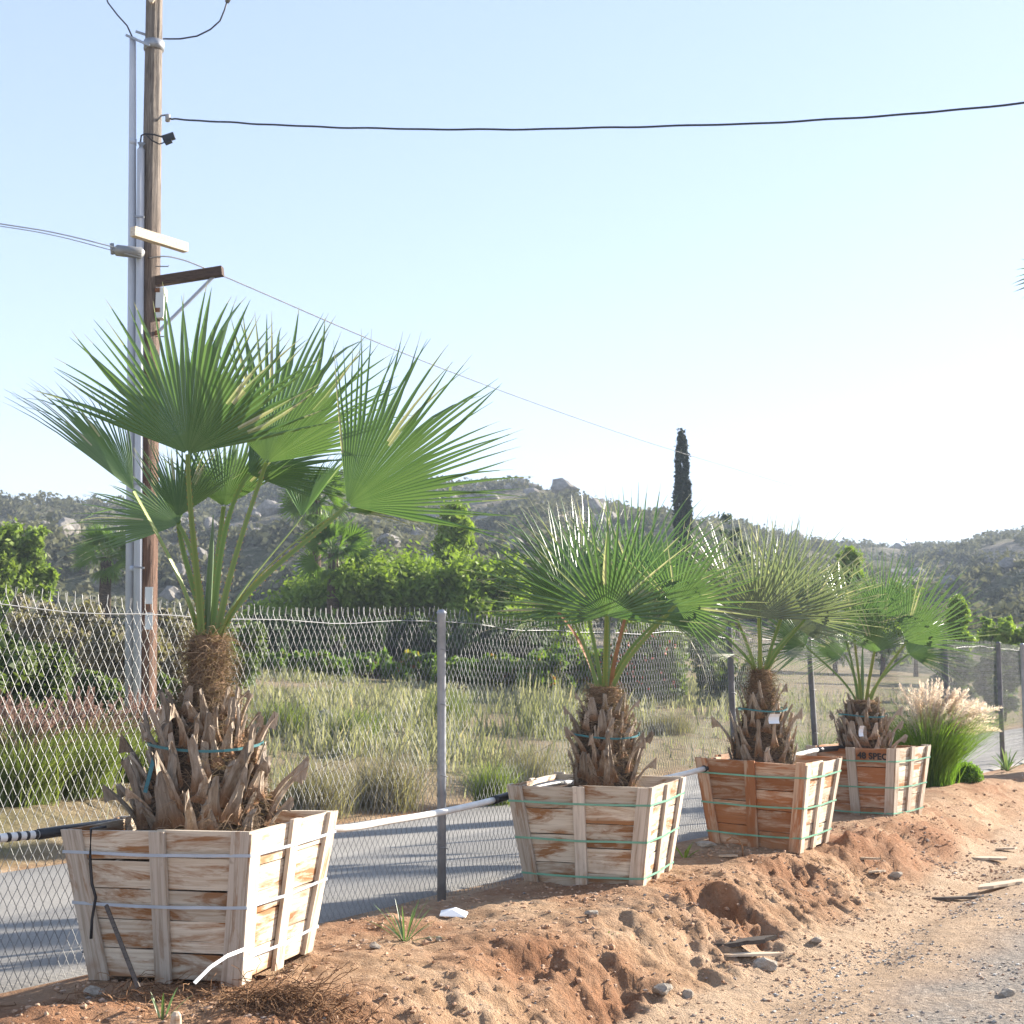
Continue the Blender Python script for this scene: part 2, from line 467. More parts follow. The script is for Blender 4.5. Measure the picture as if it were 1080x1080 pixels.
M['palm_grey'] = leafmat('greyish_palm_leaf', (.12, .15, .105), (.25, .275, .195), .32, .4, (.46, .41, .32), .6, 1.0)
M['palm_far'] = leafmat('palm_leaf_far', (.075, .15, .030), (.17, .25, .05), .42, .5)
M['petiole'] = leafmat('palm_petiole', (.13, .20, .045), (.26, .31, .085), .12, .4, (.42, .22, .08))
M['petiole_dry'] = plain('dry_petiole', (.34, .15, .07), .7, 0, .25, 12)
M['pine'] = leafmat('pine_leaf', (.14, .215, .030), (.29, .37, .075), .45, .6, None, .2, .85)
M['tree_bright'] = leafmat('bright_leaf', (.13, .20, .035), (.28, .35, .085), .45, .6, None, .2, .85)
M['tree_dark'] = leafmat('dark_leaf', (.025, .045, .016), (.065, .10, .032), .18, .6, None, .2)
M['cypress'] = leafmat('cypress_leaf', (.008, .018, .010), (.022, .042, .018), .06, .7, None, .15)
M['bush'] = leafmat('bush_leaf', (.060, .095, .030), (.17, .21, .075), .40, .6)
M['dry_bush'] = leafmat('dry_bush_leaf', (.16, .138, .10), (.33, .29, .21), .30, .8, None, .1)
M['chap'] = leafmat('chaparral_leaf', (.065, .070, .042), (.19, .185, .115), .28, .9, None, .05, 1.0, (1.05, 1.05, .8))
M['grass_dry'] = leafmat('field_grass', (.15, .16, .080), (.37, .35, .235), .40, .7, (.46, .38, .25), .1, 1.0, (1.1, 1.12, .75))
M['grass_green'] = leafmat('green_grass', (.08, .16, .025), (.22, .32, .07), .45, .6, None, .2, 1.1)
M['grass_dull'] = leafmat('dull_grass', (.10, .14, .04), (.24, .27, .10), .45, .6)
M['plume'] = leafmat('grass_plume', (.62, .52, .44), (.82, .74, .66), .5, .9, None, .05, 1.0, (1.05, 1.0, .86))
M['plume_red'] = leafmat('reddish_plume', (.20, .12, .10), (.42, .31, .26), .4, .9, None, .05, 1.0, (1.05, .92, .85))
M['vine'] = leafmat('vine_leaf', (.06, .12, .02), (.17, .24, .05), .45, .6, (.30, .14, .05))
M['flower'] = plain('orange_flower', (.55, .12, .05), .6, 0, .2)
M['bark'] = plain('bark', (.13, .09, .065), .9, 0, .3, 9, .1, .6)
def trunkmat(name, a, b_, c):
    m, nt, b, _ = newmat(name)
    v = objcoord(nt, (1, 1, 4))
    n = noisen(nt, 8, 7, .7, v, .8)
    nt.links.new(ramp(nt, n, [(.32, a), (.5, b_), (.68, c)]), b.inputs['Base Color'])
    b.inputs['Roughness'].default_value = .95; b.inputs['Specular IOR Level'].default_value = .1
    bump(nt, b, noisen(nt, 26, 5, .7, v), 1.0, .02)
    return m
M['trunk'] = trunkmat('palm_trunk', (.035, .025, .017), (.10, .072, .05), (.19, .14, .10))
M['neck'] = trunkmat('palm_neck_fibre', (.14, .075, .04), (.28, .165, .095), (.42, .28, .17))
M['fibre'] = leafmat('palm_fibre', (.09, .06, .04), (.30, .21, .14), .15, .9, None, .1)
M['root'] = leafmat('roots', (.10, .05, .025), (.34, .20, .11), .0, .9, None, .1)
def stubmat():
    m, nt, b, _ = newmat('palm_boot')
    v = objcoord(nt, (34, 34, 2.0))
    n = noisen(nt, 1.6, 8, .72, v, .6)
    tc = N(nt, 'ShaderNodeTexCoord'); sx = N(nt, 'ShaderNodeSeparateXYZ'); nt.links.new(tc.outputs['Generated'], sx.inputs[0])
    grey = ramp(nt, n, [(.3, (.20, .15, .105)), (.5, (.36, .285, .215)), (.7, (.52, .44, .35))])
    brown = ramp(nt, n, [(.3, (.13, .06, .028)), (.5, (.25, .13, .065)), (.7, (.34, .20, .11))])
    f = ramp(nt, sx.outputs[2], [(.12, (0, 0, 0)), (.42, (1, 1, 1))])
    oi = N(nt, 'ShaderNodeObjectInfo'); hs = N(nt, 'ShaderNodeHueSaturation')
    nt.links.new(mixc(nt, f, brown, grey), hs.inputs['Color'])
    nt.links.new(mathn(nt, 'ADD', mathn(nt, 'MULTIPLY', oi.outputs['Random'], .62), .60), hs.inputs['Value'])
    nt.links.new(hs.outputs[0], b.inputs['Base Color'])
    b.inputs['Roughness'].default_value = .85; b.inputs['Specular IOR Level'].default_value = .2
    bump(nt, b, n, .8, .008)
    return m
M['stub'] = stubmat()
M['soil'] = plain('potting_soil', (.10, .065, .042), .95, 0, .4, 30, .1, 1.0)

# ------------------------------------------------------------------ ground and hillside: one sheet to the horizon
def axis_grid(a, b, d, far, g=1.07, cap=6.0):
    mid = list(np.arange(a, b, d)); s = d; lo, hi = [], []
    x = a
    while x > -far: s = min(s * g, cap); x -= s; lo.append(x)
    s = d; x = mid[-1]
    while x < far: s = min(s * g, cap); x += s; hi.append(x)
    return np.array(lo[::-1] + mid + hi)
gt = axis_grid(-4.2, 3.2, .026, 480); gq = axis_grid(.15, 3.5, .026, 480)
GT, GQ = np.meshgrid(gt, gq, indexing='ij')
GX, GY = xy(GT, GQ)
GZ = H(GX.ravel(), GY.ravel())
nt_, nq_ = GT.shape
idx = np.arange(nt_ * nq_).reshape(nt_, nq_)
quads = np.stack([idx[:-1, :-1], idx[1:, :-1], idx[1:, 1:], idx[:-1, 1:]], -1).reshape(-1, 4)[:, ::-1]
GV = np.stack([GX.ravel(), GY.ravel(), GZ], -1)
qc = GV[quads].mean(1)
rr = np.hypot(qc[:, 0], qc[:, 1])
behind = (qc[:, 1] < -30) | (np.abs(qc[:, 0]) > 330)
def sub(V, F):
    u, inv = np.unique(F.ravel(), return_inverse=True)
    return V[u], inv.reshape(F.shape), u
is_h = (rr > 70) & (qc[:, 1] > 0)
vt, vq = tq(GV[:, 0], GV[:, 1])
vtoe = toe_q(vt)
wn_ = .10 * noise(vt * 1.4, vq * .8, 61)
a_track = ss(vq, vtoe - .12 + wn_, vtoe + .12 + wn_) * (1 - ss(vq, vtoe + .75 + 2 * wn_, vtoe + 1.15 + 2 * wn_))
a_grav = ss(vq, vtoe + .7 + 2 * wn_, vtoe + 1.2 + 2 * wn_)
a_field = ss(-vq, 3.6, 4.4) * ss(np.hypot(GV[:, 0], GV[:, 1]), 9, 12)
fresh = np.zeros(len(GV))
for c, rt, rq, hp in MOUNDS + PITS:
    tc_, qc_ = tq(c.x, c.y)
    fresh = np.maximum(fresh, np.exp(-(((vt - tc_) / (rt * 1.5)) ** 2 + ((vq - qc_) / (rq * 1.7)) ** 2)))
V1, F1, u1 = sub(GV, quads[(~is_h) & (~behind)])
g = link('ground', mesh_np('ground', V1, F1, True, None, {'track': a_track[u1], 'gravel': a_grav[u1], 'field': a_field[u1], 'fresh': fresh[u1]}), M['ground'])
tag(g, 'bare reddish dirt bank with sandy track and gravel lane', 'ground', None, 'structure')
V2, F2, u2 = sub(GV, quads[is_h & (~behind)])
g = link('hillside', mesh_np('hillside', V2, F2, True), M['hill'])
tag(g, 'scrub covered rocky hills along the skyline', 'hill', None, 'structure')

# paved lane behind the fence
rt_ = np.concatenate([np.arange(-16, 14, .5), np.arange(14, 60, 2.0)])
rq_ = np.array([-3.72, -3.66, -2.8, -2, -1.2, -.46, -.40])
A, B = np.meshgrid(rt_, rq_, indexing='ij')
edge = .06 * noise(A * .8, B * 0, 71)
Bx = B + np.where((B < -3.6) | (B > -.5), edge, 0)
X_, Y_ = xy(A, Bx)
Z_ = np.full(X_.shape, -.035); Z_[:, 0] = -.075; Z_[:, -1] = -.075
ii = np.arange(X_.size).reshape(X_.shape)
q4 = np.stack([ii[:-1, :-1], ii[1:, :-1], ii[1:, 1:], ii[:-1, 1:]], -1).reshape(-1, 4)[:, ::-1]
g = link('paved_road', mesh_np('paved_road', np.stack([X_.ravel(), Y_.ravel(), Z_.ravel()], -1), q4, True), M['asphalt'])
tag(g, 'grey paved lane running behind the chain link fence', 'road', None, 'structure')

# ------------------------------------------------------------------ chain link fence
UL = (math.sin(R_(36.5)), math.cos(R_(36.5))); UR = (math.sin(R_(33.0)), math.cos(R_(33.0)))
FH = 1.80
def fpt(t):
    d = UL if t < 0 else UR
    return P0[0] + d[0] * t, P0[1] + d[1] * t
def fence_t(px):                               # where the fence line meets an image column
    k = (px - 540) / FPX
    for d, lo, hi in ((UL, -9, 0.0), (UR, 0.0, 60)):
        den = d[0] - k * d[1] * 1.0
        t = (k * P0[1] - P0[0]) / den
        if lo - .01 <= t <= hi + .01: return t
    return 0.0
fence = empty('chain_link_fence', (P0[0], P0[1], 0))
tag(fence, 'galvanised chain link fence on thin posts running behind the planter boxes', 'fence')
org = (P0[0], P0[1], 0)
PW, PH = .0235, .046                           # half diamond width, half diamond height
T0, T1 = -5.2, 17.0
ncol = int((T1 - T0) / PW); nrow = int(FH / PH)
tt = T0 + np.arange(ncol)[:, None] * PW + ((np.arange(nrow + 1)[None, :] + np.arange(ncol)[:, None]) % 2) * PW * .97
zz = .03 + np.repeat(np.arange(nrow + 1)[None, :] * PH, ncol, 0)
post_px = [463, 770, 855, 992, 1048]
post_t = [-6.4, -3.9 - .9] + [fence_t(p) for p in post_px] + [15.9, 17.2]
sag = -.035 * np.abs(np.sin(tt * math.pi / 3.4)) * (zz / FH) + .02 * noise(tt * .8, zz * .2, 81)
bulge = .05 * noise(tt * .45, zz * .8, 82) * np.sin(np.clip(zz / FH, 0, 1) * math.pi)
bulge = bulge + .002 * np.where(np.arange(ncol)[:, None] % 2, 1, -1)
bx = np.where(tt < 0, UL[0], UR[0]); by = np.where(tt < 0, UL[1], UR[1])
fx = P0[0] + bx * tt + by * bulge; fy = P0[1] + by * tt - bx * bulge
fz = zz + sag
fz += .004 * noise(tt * 6, zz * 6, 83)
PT = np.stack([fx, fy, fz], -1)
tips = PT[:, -1:, :] + np.stack([rng.normal(0, .005, (ncol, 1)), rng.normal(0, .005, (ncol, 1)), np.full((ncol, 1), .045) + rng.normal(0, .006, (ncol, 1))], -1)
PT = np.concatenate([PT, tips], 1)
def wires(PT, r, ns=4):
    """polylines (n, k, 3) -> tube mesh arrays"""
    n, k, _ = PT.shape
    a = PT[:, :-1].reshape(-1, 3); b = PT[:, 1:].reshape(-1, 3)
    d = b - a; d /= np.linalg.norm(d, axis=1, keepdims=True) + 1e-9
    e = np.cross(d, np.array([.31, .22, .93])); e /= np.linalg.norm(e, axis=1, keepdims=True) + 1e-9
    f = np.cross(d, e)
    vs = []
    for end in (a, b):
        for j in range(ns):
            an = 2 * math.pi * j / ns
            vs.append(end + r * (math.cos(an) * e + math.sin(an) * f))
    V = np.stack(vs, 1)
    m = len(a); base = (np.arange(m) * 2 * ns)[:, None]
    F = np.concatenate([base + np.array([[j, (j + 1) % ns, ns + (j + 1) % ns, ns + j]]) for j in range(ns)], 0)
    return V.reshape(-1, 3), F
Vw, Fw = wires(PT, .0016, 3)
o = link('wire_mesh', mesh_np('wire_mesh', Vw - np.array(org), Fw, True), M['galv'], fence)
tag(o, kind='stuff')
mb = MB()
tw = []
for t in np.arange(T0, T1, .2):
    x_, y_ = fpt(t); tw.append((x_ + .012 * .6, y_ - .012, FH - .015 - .035 * abs(math.sin(t * math.pi / 3.4)) + .012 * math.sin(t * 5.1) * math.sin(t * 1.7)))
mb.tube(tw, .0028, 5); mb.build('tension_wire', M['galv'], fence, org, True)
for i, t in enumerate(post_t):
    mb = MB(); x_, y_ = fpt(t); n_ = (UR[1], -UR[0])
    x_ += n_[0] * .036; y_ += n_[1] * .036
    lean = {3: (-.05, 0), 4: (-.07, 0), 2: (-.012, 0)}.get(i, (0, 0)); big = i >= 5
    r = .036 if big else .029
    top = FH + (.03 if not big else .03)
    mb.tube([(x_, y_, -.12), (x_ + lean[0] * .5, y_, top * .5), (x_ + lean[0], y_, top), (x_ + lean[0], y_, top + .012), (x_ + lean[0], y_, top + .03)], [r, r, r, r * 1.15, r * .55], 12)
    mb.build('post', M['old_post'] if i in (3, 4, 5, 6) else M['galv_post'], fence, org, True)
    if i < 5:
        for zc in (.35, .8, 1.25, 1.6):
            mb = MB(); fx_ = x_ + lean[0] * zc / top
            mb.tube([(fx_ - r - .004, y_ + .004, zc), (fx_, y_ - r - .006, zc + .006), (fx_ + r + .012, y_ - .01, zc - .004)], .003, 4)
            mb.build('tie_wire', M['galv'], fence, org, True)

# ------------------------------------------------------------------ planter boxes
PIECE_MX = {}
def piece(name, corners8, mat, parent, wob=.0015, nst=4):
    """board from eight corners (bottom rectangle a0..a3 at one end, b0..b3 at the other); own frame, x along the length"""
    a = [Vector(c) for c in corners8[:4]]; b = [Vector(c) for c in corners8[4:]]
    ca = sum(a, Vector()) / 4; cb = sum(b, Vector()) / 4
    X = (cb - ca).normalized(); Y = (a[1] - a[0]); Y = (Y - X * Y.dot(X)).normalized(); Z = X.cross(Y)
    c0 = (ca + cb) / 2
    Mx = Matrix((X, Y, Z)).transposed().to_4x4(); Mx.translation = c0
    inv = Mx.inverted()
    vs = []; fs = []
    for i in range(nst + 1):
        s = i / nst
        for k in range(4):
            p = inv @ (a[k] * (1 - s) + b[k] * s)
            vs.append((p.x, p.y + rnd.uniform(-wob, wob), p.z + rnd.uniform(-wob, wob)))
    for i in range(nst):
        for k in range(4):
            k2 = (k + 1) % 4
            fs.append((i * 4 + k, i * 4 + k2, i * 4 + 4 + k2, i * 4 + 4 + k))
    fs.append((3, 2, 1, 0)); fs.append(tuple(nst * 4 + k for k in range(4)))
    me = bpy.data.meshes.new(name); me.from_pydata(vs, [], fs); me.update()
    o = link(name, me, mat, parent); o.matrix_local = Mx; PIECE_MX[o.name] = Mx
    return o
def strap_ring(mb, w, z, h=.013, th=.0015, bow=.0, sides=(0, 1, 2, 3)):
    """flat band round a square of half width w at height z, a little wavy"""
    cs = [(-w, -w), (w, -w), (w, w), (-w, w)]
    for s in sides:
        (x0, y0), (x1, y1) = cs[s], cs[(s + 1) % 4]
        nx, ny = (y1 - y0) / (2 * w), -(x1 - x0) / (2 * w)
        n = 9; prev = None
        for i in range(n):
            u = i / (n - 1)
            dz = -.008 * math.sin(u * math.pi) + rnd.uniform(-.0015, .0015)
            # follow battens at ends and centre, dip slightly between
            dip = -.006 * abs(math.sin(u * 2 * math.pi))
            p = (x0 + (x1 - x0) * u + nx * dip, y0 + (y1 - y0) * u + ny * dip, z + dz)
            cur = [(p[0], p[1], p[2] - h / 2), (p[0] + nx * th, p[1] + ny * th, p[2] - h / 2), (p[0] + nx * th, p[1] + ny * th, p[2] + h / 2), (p[0], p[1], p[2] + h / 2)]
            if prev: mb.hexa([prev[0], prev[1], cur[1], cur[0], prev[3], prev[2], cur[2], cur[3]])
            prev = cur
def planter(loc, th, label, s=.94, h=.67, taper=.79, board='board', batten='batten', strap='strap_green', seed=1, tilt=(0, 0), text=None, missing=None):
    rnd.seed(seed)
    root = empty('planter_box', loc, -th)
    root.rotation_euler = (tilt[0], tilt[1], -th)
    tag(root, label, 'planter box', 'wooden planter boxes along the fence')
    wt = s / 2 - .042; wb = wt * taper                        # half width of the panel plane
    def W(z): return wb + (wt - wb) * z / h
    axes = [((1, 0), (0, -1)), ((0, 1), (1, 0)), ((-1, 0), (0, 1)), ((0, -1), (-1, 0))]   # along, outward
    for si, (al, ou) in enumerate(axes):
        def P(u, z, out, al=al, ou=ou):                      # u in -1..1 across the side
            w = W(z)
            return (al[0] * u * w + ou[0] * (w + out), al[1] * u * w + ou[1] * (w + out), z)
        for half in (-1, 1):
            nrows = rnd.choice((4, 5)); cuts = [0]
            hs = [rnd.uniform(.8, 1.35) for _ in range(nrows)]; tot = sum(hs)
            for x in hs: cuts.append(cuts[-1] + x / tot * h)
            for r in range(nrows):
                z0 = cuts[r] + (.0 if r == 0 else .0025); z1 = cuts[r + 1] - (.0025 if r < nrows - 1 else rnd.uniform(-.006, .012))
                g = rnd.uniform(-.002, .002)
                ua, ub = (-1.0 if half < 0 else .004), (-.004 if half < 0 else 1.0)
                th_ = .018
                zs = rnd.uniform(-.004, .004)
                cs = []
                for u_, zz_ in ((ua, 0), (ub, zs)):
                    lim = lambda z: min(max(z, 0.0), h + .004)
                    cs += [P(u_, lim(z0 + zz_), -th_ + g), P(u_, lim(z0 + zz_), g), P(u_, lim(z1 + zz_), g), P(u_, lim(z1 + zz_), -th_ + g)]
                b_ = piece('board', cs, M['board' if si == 1 else board], root)  # sun-facing side always takes the pale wood: its sunlit look is in the colour
                if text and si == 0 and half == 1 and r == nrows - 1: text_board = (b_, P, z0, z1, g)
        for bi, uc in enumerate((-1, 0, 1)):
            bw = rnd.uniform(.036, .046)
            zt = h + rnd.uniform(-.012, .012); zb = rnd.uniform(-.02, .0)
            cs = []
            for z, sc in ((zb, taper), (zt, 1.0)):
                w = W(z)
                c = uc * (w - .028 * (1 if uc else 0)) + (rnd.uniform(-.012, .012) if uc == 0 else 0)
                hw = bw
                if uc: hw = bw * 1.05
                def Q(x, out): return (al[0] * x + ou[0] * (w + out), al[1] * x + ou[1] * (w + out), z)
                t0 = .003
                tk = .021
                cs += [Q(c - hw, t0), Q(c + hw, t0), Q(c + hw, tk + t0), Q(c - hw, tk + t0)]
            piece('batten', cs, M['batten' if si == 1 else batten], root)  # paler battens on the sunlit side too, brightness put into the colour
    for k, zf in enumerate((.16, .50, .845)):
        mb = MB(); z = zf * h
        w = W(z) + .0265
        mm = strap if not isinstance(strap, (list, tuple)) else strap[k]
        strap_ring(mb, w, z, .013, sides=(1, 2, 3) if missing == k else (0, 1, 2, 3))
        mb.build('strap', M[mm], root)
    # soil
    n = 14; vs = []; fs = []
    zt = h - .07
    ws = W(zt) - .02
    for i in range(n + 1):
        for j in range(n + 1):
            vs.append((-ws + 2 * ws * i / n, -ws + 2 * ws * j / n, zt + rnd.uniform(-.015, .015) + .05 * math.exp(-((i - n / 2) ** 2 + (j - n / 2) ** 2) / 14)))
    for i in range(n):
        for j in range(n): a_ = i * (n + 1) + j; fs.append((a_, a_ + n + 1, a_ + n + 2, a_ + 1))
    mb = MB(); mb.add(vs, fs); mb.build('soil', M['soil'], root, None, True)
    # floor of the box
    mb = MB(); mb.box((-wb + .02, -wb + .02, .012), (wb - .02, wb - .02, .03)); mb.build('floor_panel', M[batten], root)
    if text:
        b_, P, z0, z1, g = text_board
        cu = bpy.data.curves.new('lettering', 'FONT'); cu.body = text; cu.size = .080; cu.extrude = .0004; cu.offset = .0035
        cu.align_x = 'CENTER'; cu.align_y = 'CENTER'; cu.space_character = 1.05
        to = bpy.data.objects.new('tmp_text', cu); col.objects.link(to)
        bpy.context.view_layer.update()
        me = bpy.data.meshes.new_from_object(to.evaluated_get(bpy.context.evaluated_depsgraph_get()))
        bpy.data.objects.remove(to)
        lo = link('lettering', me, M['ink'], b_)
        zc = (z0 + z1) / 2
        p = Vector(P(.50, zc + .012, g + .004)); p2 = Vector(P(.50, zc + .03, g + .004)); p3 = Vector(P(.7, zc + .012, g + .004))
        X = (p3 - p).normalized(); Y = (p2 - p).normalized(); Z = X.cross(Y)
        Mx = Matrix((X, Y, Z)).transposed().to_4x4(); Mx.translation = p
        lo.matrix_local = PIECE_MX[b_.name].inverted() @ Mx
        lo['label'] = 'black stencilled lettering'
    root['dims'] = h
    return root
def corner_to_center(c, th, s=.94):
    r = (math.sin(th), math.cos(th)); l = (-math.cos(th), math.sin(th))
    return c[0] + s / 2 * (r[0] + l[0]), c[1] + s / 2 * (r[1] + l[1])
BX = []
for (cx, cy), thd, se in (((-1.085, 5.9), 16, .93), ((.867, 8.67), 20, .964), ((2.19, 10.4), 30, .904), ((3.531, 12.8), 37, .904)):
    BX.append((*corner_to_center((cx, cy), R_(thd), se), R_(thd)))
bz = [.155, .07, .115, .03]
box1 = planter((BX[0][0], BX[0][1], bz[0]), BX[0][2], 'largest looking nearest weathered wooden planter box with grey straps and roots spilling out below', strap=('strap_grey', 'strap_grey', 'strap_grey'), seed=5, tilt=(R_(.0), R_(-1.0)), missing=0, h=.64, s=.966)
box2 = planter((BX[1][0], BX[1][1], bz[1]), BX[1][2], 'tan wooden planter box with pale green straps just right of the whole grey fence post', seed=8, s=1.0)
box3 = planter((BX[2][0], BX[2][1], bz[2]), BX[2][2], 'reddish stained wooden planter box with bright green straps, third along the row', board='board_red', batten='batten_red', seed=14, tilt=(0, R_(1.2)), h=.66)
box4 = planter((BX[3][0], BX[3][1], bz[3]), BX[3][2], 'farthest wooden planter box with black stencilled lettering on its top board', seed=21, text='48 SPEC', h=.70, board='board_red')

# ------------------------------------------------------------------ palms
def fan_mesh(name, R, nseg=44, half=105, seed=0, split=.5, cup=.12, droop=.10, steps=7, dry=0.0, narrow=1.0):
    """fan leaf in its own frame: hub at the origin, axis +Y, across X, upper face +Z"""
    r = random.Random(seed)
    V = []; F = []; T = []
    half = math.radians(half)
    dphi = 2 * half / nseg
    base_tint = r.uniform(.30, .62)
    for k in range(nseg):
        ph = -half + (k + .5) * dphi
        L = R * (.80 + .20 * math.cos(ph * .8)) * r.uniform(.93, 1.05)
        sp = split * r.uniform(.85, 1.12) * (1.0 - .25 * abs(ph) / half)
        st = [.02, .14, .28, sp * .8, sp, sp + (1 - sp) * .3, sp + (1 - sp) * .6, sp + (1 - sp) * .85, 1.0]
        jx = r.gauss(0, .022); jz = r.uniform(-.7, 1.2); kink = r.random() < .09
        tint = min(1, max(0, base_tint + r.uniform(-.16, .16)))
        isdry = r.random() < dry
        n0 = len(V)
        for si, s in enumerate(st):
            hw = L * s * math.tan(dphi / 2) * 1.0 * narrow if s <= sp else L * sp * math.tan(dphi / 2) * narrow * max(0, 1 - ((s - sp) / (1 - sp)) ** 1.5) * .82
            hw = max(hw, .0006)
            free = max(0, (s - sp) / (1 - sp))
            a = ph + jx * free * 2.2
            cx, cy = math.sin(a) * L * s, math.cos(a) * L * s
            z = cup * L * (s ** 1.6) * (abs(math.sin(ph)) ** 1.5) * 1.6 + .06 * L * math.sin(min(s, 1) * math.pi * .5)
            z -= droop * L * (s ** 2.6) * (1 + .6 * jz * free)
            if kink and free > 0: z -= free * free * .22 * L
            px_, py_ = math.cos(a), -math.sin(a)
            fold = hw * .55
            V += [(cx - px_ * hw, cy - py_ * hw, z - fold), (cx, cy, z + fold * .4), (cx + px_ * hw, cy + py_ * hw, z - fold)]
        m = len(st)
        for si in range(m - 1):
            a_ = n0 + si * 3
            F += [(a_, a_ + 1, a_ + 4, a_ + 3), (a_ + 1, a_ + 2, a_ + 5, a_ + 4)]
            tv = tint + (.10 if si == 0 else 0)
            if si == m - 2: tv = .97 if r.random() < .6 else tv
            if si == m - 3 and r.random() < .18: tv = .92
            if isdry: tv = .88 + .12 * r.random() if si >= 3 else tv
            T += [tv, tv - .06]
    return mesh_np(name, np.array(V), np.array(F), False, {'tint': np.clip(T, 0, 1)})
def bez(p0, m0, m1, p1, n):
    out = []
    for i in range(n + 1):
        t = i / n
        h00 = 2 * t ** 3 - 3 * t ** 2 + 1; h10 = t ** 3 - 2 * t ** 2 + t; h01 = -2 * t ** 3 + 3 * t ** 2; h11 = t ** 3 - t ** 2
        out.append(p0 * h00 + m0 * h10 + p1 * h01 + m1 * h11)
    return out
def petiole_mesh(name, pts, w0, w1, side, seed, teeth=True):
    """channelled, flattened stalk with pale saw-toothed edges; pts relative to the origin"""
    r = random.Random(seed)
    V = []; F = []; T = []
    n = len(pts)
    bt = r.uniform(.1, .5)
    for i, p in enumerate(pts):
        d = (pts[min(i + 1, n - 1)] - pts[max(i - 1, 0)]).normalized()
        x = (side - d * side.dot(d)).normalized(); y = x.cross(d)
        w = w0 + (w1 - w0) * min(1, (i / (n - 1)) * 1.25) ** .6
        th = w * .42
        for (a_, b_) in ((-1, .25), (-.45, -.05), (.45, -.05), (1, .25), (.7, -.75), (0, -1.05), (-.7, -.75)):
            V.append(tuple(p + x * a_ * w + y * b_ * th))
    k = 7
    for i in range(n - 1):
        for j in range(k):
            j2 = (j + 1) % k
            F.append((i * k + j, i * k + j2, (i + 1) * k + j2, (i + 1) * k + j)); T.append(min(.8, bt + (.3 if j in (0, 2, 3, 6) else 0)))
    if teeth:
        for i in range(0, n - 2):
            d = (pts[i + 1] - pts[i])
            x = (side - d.normalized() * side.dot(d.normalized())).normalized()
            w = w0 + (w1 - w0) * min(1, (i / (n - 1)) * 1.25) ** .6
            for s_ in (-1, 1):
                for q_ in (.1, .6):
                    b0 = pts[i] + d * q_ + x * s_ * w; nn = len(V)
                    V += [tuple(b0), tuple(b0 + d * .16), tuple(b0 + d * .2 + x * s_ * w * .38), tuple(b0 + d * .12 + x * s_ * w * .2)]
                    F.append((nn, nn + 1, nn + 2, nn + 3)); T.append(.97)
    me = mesh_np(name, np.array(V), np.array(F), False, {'tint': T})
    return me
def frond(parent, org, base, hub, axis, normal, R, seed, nseg=44, half=105, split=.5, cup=.12, droop=.1, w0=.021, w1=.011, dry=0.0, mat='palm', pmat='petiole', bow=None, teeth=True, bl=True):
    base = Vector(base); hub = Vector(hub); axis = Vector(axis).normalized(); normal = Vector(normal)
    normal = (normal - axis * normal.dot(axis)).normalized()
    L = (hub - base).length
    d = (hub - base).normalized()
    m0 = (Vector((0, 0, 1)) * .9 + d * .5).normalized() * L * .9
    m1 = (axis * .5 + d * .8).normalized() * L * .9
    pts = bez(base, m0, m1, hub, 14)
    side = axis.cross(normal).normalized()
    rel = [p - base for p in pts]
    st = link('frond', petiole_mesh('frond', rel, w0, w1, side, seed, teeth), M[pmat], parent)
    st.location = base - Vector(org)
    if bl:
        X = side; Z = X.cross(axis)
        Mx = Matrix((X, axis, Z)).transposed().to_4x4(); Mx.translation = hub - base
        b = link('blade', fan_mesh('blade', R, nseg, half, seed, split, cup, droop, dry=dry), M[mat], st)
        b.matrix_local = Mx
    return st
def stub_mesh(seed, L=.2, w=.03, curve=.3, cleft=False):
    """old leaf base: flat channelled strip, broad brown foot, ragged sawn or split end"""
    r = random.Random(seed); V = []; F = []
    n = 9
    prof = [(-1, .1), (-.55, .75), (0, .45), (.55, .75), (1, .1), (.6, -.35), (0, -.15), (-.6, -.35)]; k = len(prof)
    bend = r.uniform(-.02, .02); tw = r.uniform(-.35, .35)
    ends = [r.uniform(-.022, .022) for _ in range(k)]
    if cleft: ends[2] -= .05; ends[6] -= .05
    for i in range(n + 1):
        s = i / n
        ww = w * (1.25 * (1 - s) ** 3 + .62 + .12 * math.sin(s * 9 + seed) * s); th = .015 * (1 - .5 * s) + .004
        x = .008 + L * (.14 * s + curve * s * s * .55); z = L * s * (1 - .12 * curve * s)
        ca, sa = math.cos(tw * s), math.sin(tw * s)
        for j, (a_, b_) in enumerate(prof):
            yy, xx = a_ * ww, b_ * th
            e = ends[j] * max(0, (s - .6) / .4) ** 2
            V.append((x + xx * ca - yy * sa + r.uniform(-.0015, .0015), yy * ca + xx * sa + bend * s + r.uniform(-.002, .002), z + e))
    for i in range(n):
        for j in range(k):
            j2 = (j + 1) % k; F.append((i * k + j, i * k + j2, (i + 1) * k + j2, (i + 1) * k + j))
    F.append(tuple(n * k + j for j in range(k)))
    me = bpy.data.meshes.new('leaf_stub'); me.from_pydata(V, [], F); me.update()
    me.materials.append(M['stub'])
    return me
STUBS = [stub_mesh(i, L, w, c, i % 3 == 0) for i, (L, w, c) in enumerate([(.19, .036, .10), (.23, .031, .35), (.15, .044, .05), (.21, .034, .6), (.13, .040, .2), (.24, .028, .2), (.17, .030, .45), (.20, .040, .0), (.11, .036, .3), (.25, .026, .7)])]
